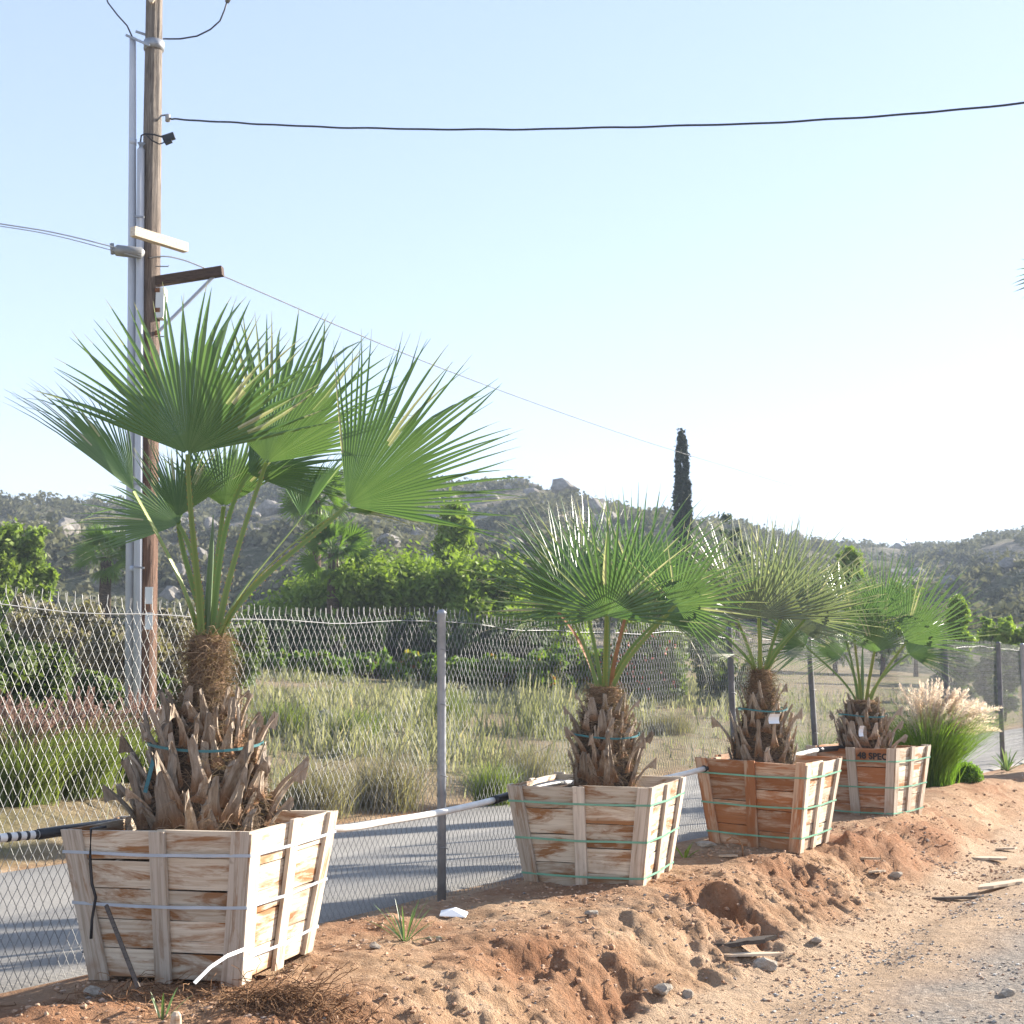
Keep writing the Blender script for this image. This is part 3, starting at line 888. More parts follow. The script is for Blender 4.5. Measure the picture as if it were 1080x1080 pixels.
def palm_trunk(root, prof, seed, nst, zlo, zhi, scale=1.0, neck_z=None, hair=900):
    """prof: list of (z, radius), root-local"""
    r = random.Random(seed)
    zs = [p[0] for p in prof]; rs = [p[1] for p in prof]
    def rad(z): return float(np.interp(z, zs, rs))
    zc = neck_z if neck_z is not None else zs[-1]
    def lathe(z0, z1, nz, mat, name, amp, ringy=0):
        n = 30; V = []; F = []
        for i in range(nz + 1):
            z = z0 + (z1 - z0) * i / nz
            for k in range(n):
                a = 2 * math.pi * k / n
                rr_ = rad(z) * (1 + amp * float(noise(np.array([math.cos(a) * 3 + seed]), np.array([z * 14 + math.sin(a) * 3]), 7)[0])) + ringy * math.sin(z * 150 + 2 * math.sin(a * 2)) + r.uniform(-.004, .004)
                V.append((rr_ * math.cos(a), rr_ * math.sin(a), z))
        for i in range(nz):
            for k in range(n):
                k2 = (k + 1) % n; F.append((i * n + k, i * n + k2, (i + 1) * n + k2, (i + 1) * n + k))
        F.append(tuple(nz * n + k for k in range(n)))
        mb = MB(); mb.add(V, F); return mb.build(name, mat, root, None, True)
    lathe(zs[0], zc, 26, M['trunk'], 'trunk', .10)
    lathe(zc, zs[-1], 14, M['neck'], 'crown_shaft', .05, .005)
    # leaf stubs in a spiral
    for i in range(nst):
        f = (i + r.uniform(-.3, .3)) / nst
        z = zlo + (zhi - zlo) * f
        a = i * 2.39996 + r.uniform(-.2, .2)
        me = r.choice(STUBS)
        o = link('leaf_stub', me, None, root)
        rr_ = rad(z) - .012
        o.location = (rr_ * math.cos(a), rr_ * math.sin(a), z)
        sc = scale * r.uniform(.85, 1.3) * (1.22 - .48 * f)
        slope = (rad(z + .03) - rad(z - .03)) / .06
        o.rotation_euler = (r.uniform(-.3, .3), r.uniform(-.16, .17), a)
        o.scale = (sc, sc * r.uniform(.6, 1.05), sc * r.uniform(.7, 1.2))
    # loose fibre
    n = hair * 3
    z = rng.uniform(zs[0] + .02, zs[-1], n); a = rng.uniform(0, 2 * np.pi, n)
    rr_ = np.interp(z, zs, rs)
    P_ = np.stack([rr_ * np.cos(a), rr_ * np.sin(a), z], -1)
    out = np.stack([np.cos(a), np.sin(a), 0 * a], -1); tan = np.stack([-np.sin(a), np.cos(a), 0 * a], -1)
    up = np.array([0, 0, 1.0])
    Ls = (rng.random(n) ** 2 * .13 + .03)[:, None]
    dr = tan * rng.normal(0, .8, (n, 1)) + up * rng.normal(.1, .55, (n, 1)) + out * rng.uniform(.1, .5, (n, 1))
    dr /= np.linalg.norm(dr, axis=1, keepdims=True)
    wv = np.cross(dr, out); wv /= np.linalg.norm(wv, axis=1, keepdims=True) + 1e-6
    wd = rng.uniform(.0008, .002, (n, 1))
    md = P_ + dr * Ls * .55 + out * .006; tp = P_ + dr * Ls - up * Ls * .3
    V = np.stack([P_ - wv * wd, P_ + wv * wd, md + wv * wd * .8, md - wv * wd * .8, tp + wv * wd * .2, tp - wv * wd * .2], 1).reshape(-1, 3)
    F = np.concatenate([(np.arange(n) * 6)[:, None] + np.array([[0, 1, 2, 3]]), (np.arange(n) * 6)[:, None] + np.array([[3, 2, 4, 5]])])
    o = link('fibre', mesh_np('fibre', V, F, False, {'tint': np.tile(rng.uniform(0, 1, n), 2)}), M['fibre'], root); tag(o, kind='stuff')
def norm_toward(v): return v
def palm(name, label, x, y, z0, prof, nst, zlo, zhi, neck, leaves, Y, seed, scale=1.0, hair=900, w0=.021, dryfrac=.06, spears=1, mat='palm'):
    root = empty('fan_palm', (x, y, z0)); org = (x, y, z0)
    tag(root, label, 'palm tree', 'young fan palms in the planter boxes')
    palm_trunk(root, prof, seed, nst, zlo, zhi, scale, neck, hair)
    ztop = z0 + prof[-1][0]; rt_ = prof[-1][1]
    r = random.Random(seed)
    for i, lf in enumerate(leaves):
        hx, hy, dY, ax, nv, Rpx = lf[:6]
        kw = lf[6] if len(lf) > 6 else {}
        hub = at(hx, hy, Y + dY)
        axis = Vector((ax[0], ax[2] if len(ax) > 2 else 0, ax[1])).normalized()
        d = Vector((hub.x - x, hub.y - y, 0))
        if d.length > 1e-3: d.normalize()
        base = Vector((x, y, ztop - .05)) + d * rt_ * .62
        frond(root, org, base, hub, axis, Vector(nv), Rpx / pxm(Y + dY), seed * 100 + i, w0=w0, dry=kw.pop('dry', dryfrac), mat=mat, **kw)
    for i in range(spears):                    # unopened spear leaf
        mb = MB(); b0 = Vector((r.uniform(-.02, .02), r.uniform(-.02, .02), prof[-1][0] - .05)); L = kwL = .62 * scale
        pts = [b0 + Vector((.02 * s, 0, L * s)) for s in (0, .3, .6, .85, 1)]
        mb.tube(pts, [.014, .017, .015, .009, .002], 7)
        o = mb.build('spear_leaf', M['palm'], root)
        a_ = o.data.attributes.new('tint', 'FLOAT', 'FACE'); a_.data.foreach_set('value', [.75] * len(o.data.polygons))
    return root

Y1 = BX[0][1]; c = BX[0]
C = (0, -1, 0)                                 # blade faces the camera
zt1 = at(216, 670, Y1).z - bz[0]
prof1 = [(.52, .27), (.62, .29), (.72, .275), (.84, .235), (.97, .185), (1.08, .145), (1.17, .105), (1.24, .078), (1.32, .074), (zt1 - .02, .078), (zt1, .06)]
k1 = dict(nseg=50, half=104, split=.52)
leaves1 = [
    (198, 479, -.10, (.10, 1, -.10), (.05, -1, .25), 180, dict(nseg=42, half=74, split=.62, cup=.10, droop=.05)),
    (281, 488, .10, (.42, 1, .15), (-.25, -1, .15), 176, dict(nseg=40, half=66, split=.60, cup=.10, droop=.05)),
    (366, 533, -.15, (.74, .66, -.10), (.05, -1, .45), 200, dict(nseg=42, half=57, split=.56, cup=.03, droop=.06, dry=.10)),
    (361, 538, -.10, (1, -.10, -.2), (.0, -.6, .8), 118, dict(nseg=9, half=18, split=.3, cup=.0, droop=.18, dry=1.0)),
    (141, 518, -.12, (-.66, .80, .05), (.90, -.36, .25), 165, dict(nseg=32, half=40, split=.56, cup=.08, droop=.08)),
    (188, 553, .32, (-.88, .36, .30), (.2, -.8, .6), 122, dict(nseg=34, half=72, split=.5, cup=.12, droop=.10)),
    (236, 534, .45, (.05, 1, .35), (0, -1, .5), 96, dict(nseg=30, half=62, split=.6, cup=.2, droop=.05)),
    (318, 545, .32, (.55, .85, .35), (-.85, -.5, .3), 112, dict(nseg=34, half=62, split=.5, cup=.2)),
    (262, 500, .45, (.80, .40, .5), (.1, -.9, .5), 130, dict(nseg=34, half=60, split=.5, cup=.10)),
    (188, 545, .35, (.15, 1, .3), (.0, -1, .4), 95, dict(nseg=30, half=50, split=.55, cup=.2)),
]
palm1 = palm('fan_palm', 'biggest fan palm with shaggy bulging trunk, in the nearest box before the pole', c[0] - .02, c[1], bz[0], prof1, 112, .55, 1.13, 1.19, leaves1, Y1, 1, 1.0, 2600, .022, spears=1)

Y2 = BX[1][1]; c = BX[1]
cx2 = at(638, 800, Y2).x
zt2 = at(636, 724, Y2).z - bz[1]
prof2 = [(.50, .185), (.62, .19), (.80, .18), (.98, .17), (1.10, .14), (1.18, .10), (zt2 - .03, .095), (zt2, .075)]
leaves2 = [
    (640, 650, -.25, (-.02, 1, -.25), (0, -1, .5), 128, dict(nseg=34, half=100, split=.38, cup=0.17, droop=.02)),
    (598, 640, -.05, (-.62, .85, -.05), (.35, -1, .4), 118, dict(nseg=34, half=86, split=.38, cup=0.10, droop=.04)),
    (713, 638, -.15, (.72, .62, -.1), (-.15, -1, .2), 98, dict(nseg=34, half=100, split=.38, cup=0.06, droop=.05)),
    (672, 622, .30, (.55, .95, .3), (-.3, -1, .3), 125, dict(nseg=34, half=80, split=.38, cup=0.14, droop=.04)),
    (612, 622, .35, (-.40, .95, .3), (.3, -1, .3), 118, dict(nseg=34, half=80, split=.38, cup=0.14)),
    (640, 625, .45, (.08, 1, .5), (0, -1, .3), 115, dict(nseg=34, half=85, split=.38, cup=0.10)),
    (700, 650, .40, (.95, .2, .4), (0, -.8, .7), 95, dict(nseg=34, half=80, split=.38, cup=0.07, droop=.2)),
    (582, 640, .25, (-.30, -.10, .3), (.1, -.6, .9), 60, dict(nseg=26, half=70, split=.38, cup=0.07, droop=.3, dry=.6, pmat='petiole_dry')),
    (663, 640, .1, (.4, .7, .4), (-.3, -.8, .5), 60, dict(nseg=30, half=70, split=.38, cup=0.07, droop=.2, dry=.5, pmat='petiole_dry')),
]
palm2 = palm('fan_palm', 'fan palm with stout straight trunk, in the second box beside the whole fence post', cx2, c[1], bz[1], prof2, 72, .60, 1.14, 1.18, leaves2, Y2, 2, .92, 1500, .019)

Y3 = BX[2][1]
cx3 = at(804, 780, Y3).x
zt3 = at(803, 706, Y3).z - bz[2]
prof3 = [(.48, .21), (.60, .235), (.74, .215), (.90, .165), (1.02, .12), (1.12, .09), (zt3 - .03, .08), (zt3, .065)]
leaves3 = [
    (800, 652, -.2, (.0, 1, -.15), (0, -1, .4), 112, dict(nseg=34, half=92, split=.38, cup=0.14, droop=.02)),
    (826, 645, .1, (.35, 1, .1), (-.2, -1, .3), 110, dict(nseg=34, half=80, split=.38, cup=0.14, droop=.03)),
    (772, 640, .0, (-.35, 1, .0), (.2, -1, .3), 95, dict(nseg=34, half=80, split=.38, cup=0.14, droop=.03)),
    (850, 652, -.05, (.75, .75, -.05), (-.4, -1, .2), 90, dict(nseg=34, half=70, split=.38, cup=0.10, droop=.05)),
    (800, 640, .4, (.05, 1, .4), (0, -1, .4), 105, dict(nseg=34, half=85, split=.38, cup=0.14)),
    (762, 668, .2, (-.7, .6, .2), (.2, -1, .4), 70, dict(nseg=38, half=80, split=.38, cup=0.14)),
    (775, 690, -.2, (-1, .02, -.3), (0, -.35, 1), 48, dict(nseg=26, half=50, split=.38, cup=0.07, droop=.08, dry=.7)),
    (826, 690, -.1, (1, .05, -.3), (0, -.35, 1), 36, dict(nseg=24, half=55, split=.38, cup=0.07, droop=.2, dry=.7)),
    (840, 662, .35, (.85, .35, .4), (0, -.8, .6), 80, dict(nseg=38, half=80, split=.38, cup=0.10, droop=.15)),
]
palm3 = palm('fan_palm', 'fan palm with a narrow neck and white tag, in the reddish third box', cx3, BX[2][1], bz[2], prof3, 66, .56, 1.12, 1.10, leaves3, Y3, 3, .9, 1300, .017, spears=1, mat='palm_grey')

Y4 = BX[3][1]
cx4 = at(911, 775, Y4).x
zt4 = at(911, 738, Y4).z - bz[3]
prof4 = [(.50, .21), (.62, .225), (.74, .21), (.90, .185), (1.02, .15), (zt4 - .03, .13), (zt4, .10)]
leaves4 = [
    (900, 665, -.25, (-.12, 1, -.2), (.05, -1, .4), 78, dict(nseg=34, half=92, split=.38, cup=0.14, droop=.05)),
    (922, 688, -.25, (.05, 1, -.2), (0, -1, .3), 62, dict(nseg=34, half=70, split=.38, cup=0.14)),
    (956, 677, -.1, (.70, .75, -.1), (-.35, -1, .25), 98, dict(nseg=34, half=62, split=.38, cup=0.10, droop=.04)),
    (930, 650, .25, (.3, 1, .2), (-.1, -1, .4), 80, dict(nseg=34, half=80, split=.38, cup=0.14, droop=.05)),
    (885, 655, .25, (-.55, .8, .3), (.2, -1, .4), 75, dict(nseg=34, half=85, split=.38, cup=0.14)),
    (850, 682, -.1, (-.75, .55, -.1), (.35, -1, .35), 85, dict(nseg=34, half=75, split=.38, cup=0.10, droop=.1)),
    (958, 690, .3, (1, .25, .2), (0, -.7, .7), 72, dict(nseg=34, half=75, split=.38, cup=0.07, droop=.12, dry=.15)),
    (890, 690, .35, (-.7, .35, .3), (0, -.8, .6), 65, dict(nseg=38, half=80, split=.38, cup=0.07, dry=.2)),
]
palm4 = palm('fan_palm', 'farthest boxed fan palm with short trunk, beside the pink plumed grass', cx4, BX[3][1], bz[3], prof4, 60, .60, 1.05, 1.10, leaves4, Y4, 4, .95, 1100, .017)

# tie bands round the trunks and paper tags
def tie(x, y, z, r, label, mat='teal_tie', tail=None):
    mb = MB(); pts = []
    for k in range(25):
        a = 2 * math.pi * k / 24
        pts.append((x + r * math.cos(a), y + r * math.sin(a), z + .012 * math.sin(a * 2 + 1)))
    n0 = len(pts); vs = []; fs = []
    for p in pts:
        d = Vector((p[0] - x, p[1] - y, 0)).normalized()
        vs += [(p[0], p[1], p[2] - .006), (p[0] + d.x * .003, p[1] + d.y * .003, p[2] - .006), (p[0] + d.x * .003, p[1] + d.y * .003, p[2] + .006), (p[0], p[1], p[2] + .006)]
    for i in range(n0 - 1):
        for j in range(4):
            fs.append((i * 4 + j, i * 4 + (j + 1) % 4, i * 4 + 4 + (j + 1) % 4, i * 4 + 4 + j))
    mb.add(vs, fs)
    if tail:
        mb.beam(tail[0], tail[1], .018, .003, (0, -1, 0))
    o = mb.build('tie_band', M[mat]); tag(o, label, 'tie band', 'teal bands tied round the palm trunks'); return o
tie(c[0] * 0 + BX[0][0] - .02, BX[0][1], at(200, 790, Y1 - .28).z, .262, 'teal band tied round the shaggy trunk of the biggest palm', 'teal_tie', (at(163, 797, Y1 - .2), at(153, 836, Y1 - .24)))
tie(cx2, BX[1][1], at(638, 777, Y2 - .2).z, .232, 'teal band tied round the trunk of the palm in the second box')
tie(cx3, BX[2][1], at(804, 749, Y3 - .2).z, .20, 'teal band tied above the white tag on the palm in the third box')
tie(cx4, BX[3][1], at(911, 755, Y4 - .2).z, .232, 'teal band tied round the trunk of the farthest boxed palm')
def papertag(px, py, Y, w, h, label, rot=0.1):
    p = at(px, py, Y); mb = MB()
    d = Vector((math.cos(rot), math.sin(rot), 0)); n = Vector((-d.y, d.x, 0)); u = Vector((.12, 0, 1)).normalized()
    vs = []
    for o_ in (0, .002):
        for i in range(4):
            for s_ in (-1, 1):
                f = i / 3 - .5
                vs.append(p + d * s_ * w / 2 + u * f * h + n * (o_ - .02 * (f * 2) ** 2))
    fs = []
    for i in range(3):
        a = i * 2; fs.append((a, a + 1, a + 3, a + 2)); b = a + 8; fs.append((b + 2, b + 3, b + 1, b))
    fs += [(0, 8, 9, 1), (6, 7, 15, 14)]
    mb.add(vs, fs); o = mb.build('paper_tag', M['paper']); return tag(o, label, 'tag', 'paper tags on the palm trunks')
papertag(816, 758, Y3 - .31, .09, .075, 'white paper tag hanging from the band on the narrow necked palm', .3)
papertag(908, 771, Y4 - .33, .045, .10, 'small pale tag hanging on the trunk of the farthest boxed palm', .2)

# ------------------------------------------------------------------ irrigation pipe
pipe = empty('irrigation_pipe', tuple(at(463, 857, 8.35))); po = tuple(pipe.location)
tag(pipe, 'white and black irrigation pipe draped along the fence from box to box', 'pipe')
def curve_pts(keys, n=10):
    P_ = [at(*k) for k in keys]; out = []
    for i in range(len(P_) - 1):
        a = P_[max(i - 1, 0)]; b = P_[i]; c_ = P_[i + 1]; d = P_[min(i + 2, len(P_) - 1)]
        for j in range(n):
            t = j / n
            out.append(.5 * ((2 * b) + (-a + c_) * t + (2 * a - 5 * b + 4 * c_ - d) * t * t + (-a + 3 * b - 3 * c_ + d) * t ** 3))
    out.append(P_[-1]); return out
keysP = [(-60, 892, 5.75), (0, 884, 5.95), (40, 880, 6.1), (75, 875, 6.25), (150, 866, 6.75), (230, 864, 7.15), (300, 868, 7.4), (355, 874, 7.55), (410, 866, 8.0), (463, 857, 8.4), (520, 844, 9.0), (560, 832, 9.35), (592, 826, 9.65), (630, 826, 9.95), (668, 826, 10.2), (705, 820, 10.45), (742, 811, 10.8), (762, 805, 11.1), (785, 802, 11.4), (812, 800, 11.8), (840, 796, 12.3), (862, 791, 12.8), (888, 789, 13.3)]
allp = curve_pts(keysP, 8)
def seg(k0, k1, r, mat, name):
    mb = MB(); mb.tube(allp[k0 * 8:k1 * 8 + 1], r, 10); mb.build(name, M[mat], pipe, po, True)
seg(0, 2, .019, 'pvc', 'white_pipe'); seg(2, 5, .024, 'black_poly', 'black_sleeve'); seg(5, 10, .020, 'pvc', 'white_pipe'); seg(10, 12, .026, 'black_poly', 'black_sleeve')
seg(12, 16, .020, 'pvc', 'white_pipe'); seg(16, 18, .026, 'black_poly', 'black_sleeve'); seg(18, 21, .020, 'pvc', 'white_pipe'); seg(21, 22, .026, 'black_poly', 'black_sleeve')
# black spiral wrap on the first white length
mb = MB()
sp = []
for i, p in enumerate(allp[0:17]):
    pass
for k in range(7):
    i = 3 + k * 2
    if i + 1 < len(allp):
        a = allp[i]; b = allp[i] + (allp[i + 1] - allp[i]) * .7
        mb.tube([a, b], .0205, 10)
mb.build('tape_wrap', M['black_poly'], pipe, po, True)

# ------------------------------------------------------------------ utility pole
YP = 18.0
pb = at(152, 770, YP); pb.z = hz(pb.x, pb.y) - .1
ptop = at(163, 0, YP)
pole = empty('utility_pole', tuple(pb)); po = tuple(pb)
tag(pole, 'tall weathered wooden utility pole with grey conduits and crossarms', 'utility pole')
def pol(py):                                   # centre of the pole at an image row
    f = (at(155, py, YP).z - pb.z) / (ptop.z - pb.z)
    return pb + (ptop - pb) * f
mb = MB()
npz = 60; n = 20; V = []; F = []
ztop = 2.2
for i in range(npz + 1):
    f = i / npz * (1 + ztop / (ptop.z - pb.z)); p = pb + (ptop - pb) * f
    rad = .155 - .045 * f
    for k in range(n):
        a = 2 * math.pi * k / n
        rr_ = rad * (1 + .03 * math.sin(a * 5 + f * 3) + .02 * math.sin(a * 11 + 2) + rnd.uniform(-.012, .012))
        V.append((p.x + rr_ * math.cos(a), p.y + rr_ * math.sin(a), p.z))
for i in range(npz):
    for k in range(n):
        k2 = (k + 1) % n; F.append((i * n + k, i * n + k2, (i + 1) * n + k2, (i + 1) * n + k))
F.append(tuple(npz * n + k for k in range(n)))
mb.add(V, F); mb.build('shaft', M['pole'], pole, po, False)
def P_(px, py, dY=0): return at(px, py, YP + dY)
# conduits
mb = MB(); x0 = pol(760)
mb.tube([P_(136, 800, -.05), P_(139, 400, -.05), P_(140, 60, -.05), P_(140, 40, -.05)], [.062, .062, .045, .043], 12); mb.build('conduit', M['conduit'], pole, po, True)
mb = MB(); mb.tube([P_(144, 800, -.16), P_(147, 400, -.16), P_(148.5, 158, -.14), P_(149, 151, -.14)], [.055, .055, .050, .054], 12); mb.build('conduit', M['conduit'], pole, po, True)
for py in (150, 412, 570, 600):
    mb = MB(); mb.tube([P_(140.2, py - 3, -.05), P_(140, py + 3, -.05)], .066 if py > 300 else .052, 12); mb.build('coupling', M['conduit'], pole, po, True)
for py in (228, 510, 598):
    mb = MB(); a = P_(141, py, -.22); b = P_(152, py + 1, -.22); mb.beam(a, b, .02, .025); mb.build('strap_clamp', M['steel'], pole, po)
# stand-off bracket
mb = MB(); mb.beam(P_(133, 37, -.1), P_(158, 48, -.16), .03, .03); mb.beam(P_(143, 33, .0), P_(158, 38, .05), .02, .03); mb.build('standoff_bracket', M['galv_post'], pole, po)
mb = MB(); mb.tube([pol(44), pol(53)], .137, 16); mb.build('steel_band', M['galv_post'], pole, po, True)
# pale arm, seen nearly end on
mb = MB(); mb.beam(P_(140, 244, -.75), P_(196, 261.5, -.05), .10, .125); mb.build('crossarm', M['arm_light'], pole, po)
mb = MB(); a = pol(298); mb.beam(a + Vector((.1, -.05, 0)), P_(235, 286, -.15), .11, .125); mb.build('crossarm', M['arm_dark'], pole, po)
mb = MB(); mb.beam(P_(167, 350, -.1), P_(226, 291, -.12), .035, .035); mb.build('brace', M['galv_post'], pole, po)
mb = MB(); q = P_(170, 320, -.03); mb.box((q.x - .055, q.y - .08, q.z - .2), (q.x + .055, q.y + .08, q.z + .2)); mb.box((q.x - .045, q.y - .085, q.z - .215), (q.x + .045, q.y + .085, q.z - .2)); mb.build('meter_box', M['white_paint'], pole, po)
for py, h in ((628, .11), (655, .11)):
    mb = MB(); q = P_(157, py, -.165); mb.box((q.x - .05, q.y - .006, q.z - h), (q.x + .05, q.y, q.z + h)); mb.build('marker_plate', M['white_paint'], pole, po)
for py in (306, 327, 351):
    mb = MB(); q = P_(164, py, -.1); mb.tube([q, q + Vector((.06, 0, 0))], .035, 8); mb.build('bolt_head', M['rust'], pole, po, True)
for py, x in ((281, 178), (355, 175)):
    mb = MB(); mb.tube([P_(164, py, -.1), P_(x, py, -.1), P_(x, py - 1.2, -.1)], .008, 5); mb.build('step_pin', M['steel'], pole, po)
# service drop fittings
mb = MB(); mb.tube([P_(165, 128, -.08), P_(170, 122, -.08), P_(177, 121, -.08)], .012, 6); mb.build('hook', M['steel'], pole, po, True)
mb = MB(); mb.tube([P_(177, 121, -.08), P_(177, 128, -.08)], [.035, .035], 10); mb.build('insulator', M['insulator'], pole, po, True)
mb = MB(); mb.beam(P_(172, 147, -.1), P_(184, 143, -.1), .07, .085); mb.beam(P_(174, 151, -.1), P_(181, 148, -.1), .06, .05); mb.build('splice_clamp', M['black_poly'], pole, po)
mb = MB(); mb.tube([P_(148, 151, -.14), P_(149, 143, -.16), P_(153, 141, -.2), P_(163, 142, -.18), P_(173, 145, -.12)], .012, 6); mb.tube([P_(153, 141, -.2), P_(160, 148, -.2), P_(168, 152, -.16), P_(174, 150, -.12)], .009, 6); mb.build('riser_cable', M['cable'], pole, po, True)
# top arms above the frame with braces and jumper loops
mb = MB(); a = pol(-70); mb.beam(a + Vector((-1.2, -.18, 0)), a + Vector((1.25, -.18, 0)), .10, .12); mb.build('crossarm', M['arm_light'], pole, po)
mb = MB(); b = pol(8); mb.beam(b + Vector((0, -.16, 0)), a + Vector((.75, -.13, 0)), .03, .04); mb.beam(b + Vector((0, -.16, 0)), a + Vector((-.75, -.13, 0)), .03, .04); mb.build('brace', M['arm_light'], pole, po)
mb = MB(); q = P_(241, -2, -.1); mb.tube([q + Vector((0, 0, .25)), q, q + Vector((-.02, 0, -.06))], [.03, .045, .03], 8); mb.build('cutout', M['steel'], pole, po, True)
mb = MB(); mb.tube([P_(172, 41, -.1), P_(190, 41, -.1), P_(208, 38, -.1), P_(222, 31, -.1), P_(232, 22, -.1), P_(237, 10, -.1), P_(240, 0, -.1)], .011, 6); mb.build('jumper_cable', M['cable'], pole, po, True)
mb = MB(); mb.tube([P_(108, -15, -.1), P_(114, 3, -.1), P_(124, 16, -.1), P_(134, 27, -.08), P_(140, 40, -.05)], .011, 6); mb.build('jumper_cable', M['cable'], pole, po, True)
mb = MB(); mb.tube([P_(121, 263, -.35), P_(123, 264, -.35), P_(149, 267, -.25), P_(151, 268, -.25)], [.05, .075, .075, .045], 10); mb.tube([P_(118, 257, -.36), P_(119, 268, -.36)], .03, 6); mb.build('splice_case', M['galv'], pole, po, True)

def wire(keys, r, mat, label, n=10, wig=0):
    pts = curve_pts(keys, n)
    if wig: pts = [p + Vector((0, 0, wig * math.sin(i * .9) * math.sin(i * .23))) for i, p in enumerate(pts)]
    mb = MB(); mb.tube(pts, r, 6); o = mb.build('overhead_cable', M[mat], None, None, True)
    return tag(o, label, 'cable', 'overhead cables')
wire([(179, 125, 17.9), (190, 126, 17.9), (250, 129.5, 17.7), (330, 133.5, 17.4), (430, 136, 17.1), (540, 136.5, 16.7), (660, 134, 16.2), (800, 130, 15.7), (940, 121.5, 15.2), (1080, 108, 14.7), (1400, 64, 13.6), (1900, -40, 12)], .0125, 'cable', 'thick black twisted service cable crossing the sky to the right', 10, .006)
wire([(156, 272, 17.8), (185, 272, 18.2), (240, 293, 19.3), (400, 362, 24), (520, 409, 29), (640, 452, 38), (720, 478, 48), (820, 508, 70), (930, 541, 115), (1000, 574, 170)], .009, 'cable', 'thin dark cable running downwards to the right behind the palms')
wire([(150, 270, 17.7), (125, 262, 17.6), (60, 246, 17.3), (0, 236, 17.0), (-200, 205, 16.2), (-500, 150, 15)], .008, 'cable_grey', 'upper of the two pale cables leaving the pole to the left')
wire([(150, 272, 17.65), (118, 264, 17.6), (60, 249, 17.35), (0, 238.5, 17.1), (-200, 210, 16.3), (-500, 158, 15.1)], .006, 'cable_grey', 'lower thin cable leaving the pole to the left through the splice case')

# ------------------------------------------------------------------ vegetation helpers
def blades(P, hgt, lean, width, rs, curve=.5, tint=None, dirs=None):
    """P (n,3) roots -> curved 3-segment blades"""
    n = len(P); a = rs.uniform(0, 2 * np.pi, n) if dirs is None else dirs
    d = np.stack([np.cos(a), np.sin(a), 0 * a], -1); w = np.stack([-np.sin(a), np.cos(a), 0 * a], -1) * width[:, None]
    tw = rs.uniform(0, np.pi, n); w = w * np.cos(tw)[:, None] + d * (width * np.sin(tw))[:, None]
    up = np.array([0, 0, 1.0])
    lv = []
    for f, ws in ((0, 1), (.4, .95), (.75, .6), (1, .05)):
        c0 = P + up * (hgt * (f - .18 * lean * f * f))[:, None] + d * (hgt * lean * (f ** (1 + curve)))[:, None]
        lv += [c0 - w * ws, c0 + w * ws]
    V = np.stack(lv, 1).reshape(-1, 3)
    base = (np.arange(n) * 8)[:, None]
    F = np.concatenate([base + np.array([[0, 1, 3, 2]]), base + np.array([[2, 3, 5, 4]]), base + np.array([[4, 5, 7, 6]])], 0)
    T = rs.uniform(0, 1, n) if tint is None else tint
    return V, F, np.concatenate([T, T, T])
def leaf_cloud(cen, rad, per, size, out=.5, elong=1.7, rs=None, shell=.55, updown=0.0):
    """cen (n,3), rad (n,3): leafy clumps. Returns V, F, tint"""
    rs = rs or rng
    cen = np.asarray(cen, float); rad = np.asarray(rad, float)
    n = len(cen); m = n * per
    d = rs.normal(size=(m, 3)); d /= np.linalg.norm(d, axis=1, keepdims=True)
    rr_ = shell + (1 - shell) * rs.random((m, 1)); rr_ *= rs.uniform(.75, 1.12, (m, 1))
    if shell < .4: rr_ = np.abs(rs.normal(0, .75, (m, 1)))
    ci = np.repeat(np.arange(n), per)
    P = cen[ci] + d * rad[ci] * rr_
    nn = d * out + rs.normal(size=(m, 3)) * .6; nn[:, 2] += .25; nn /= np.linalg.norm(nn, axis=1, keepdims=True)
    a = np.cross(nn, rs.normal(size=(m, 3))); a /= np.linalg.norm(a, axis=1, keepdims=True) + 1e-6
    a[:, 2] += updown; a /= np.linalg.norm(a, axis=1, keepdims=True) + 1e-6
    b = np.cross(nn, a)
    s = size * rs.uniform(.6, 1.35, (m, 1))
    V = np.stack([P - a * s * elong * .5, P + b * s * .5, P + a * s * elong * .5, P - b * s * .5], 1).reshape(-1, 3)
    F = (np.arange(m) * 4)[:, None] + np.array([[0, 1, 2, 3]])
    clump_t = rs.uniform(-.18, .18, n)[ci]
    T = np.clip(.5 + clump_t + rs.normal(0, .2, m), 0, 1)
    return V, F, T
def cat(parts):
    V = []; F = []; T = []; n = 0
    for v, f, t in parts:
        V.append(v); F.append(f + n); T.append(t); n += len(v)
    return np.concatenate(V), np.concatenate(F), np.concatenate(T)
def plant(name, loc, parts, mat, label, cat_, group=None, trunk=None, crown_name='crown', trunk_mat='bark'):
    root = empty(name, loc); tag(root, label, cat_, group)
    V, F, T = parts
    link(crown_name, mesh_np(crown_name, V - np.array(loc), F, False, {'tint': T}), M[mat], root)
    if trunk is not None: trunk.build('trunk', M[trunk_mat], root, loc, True)
    return root
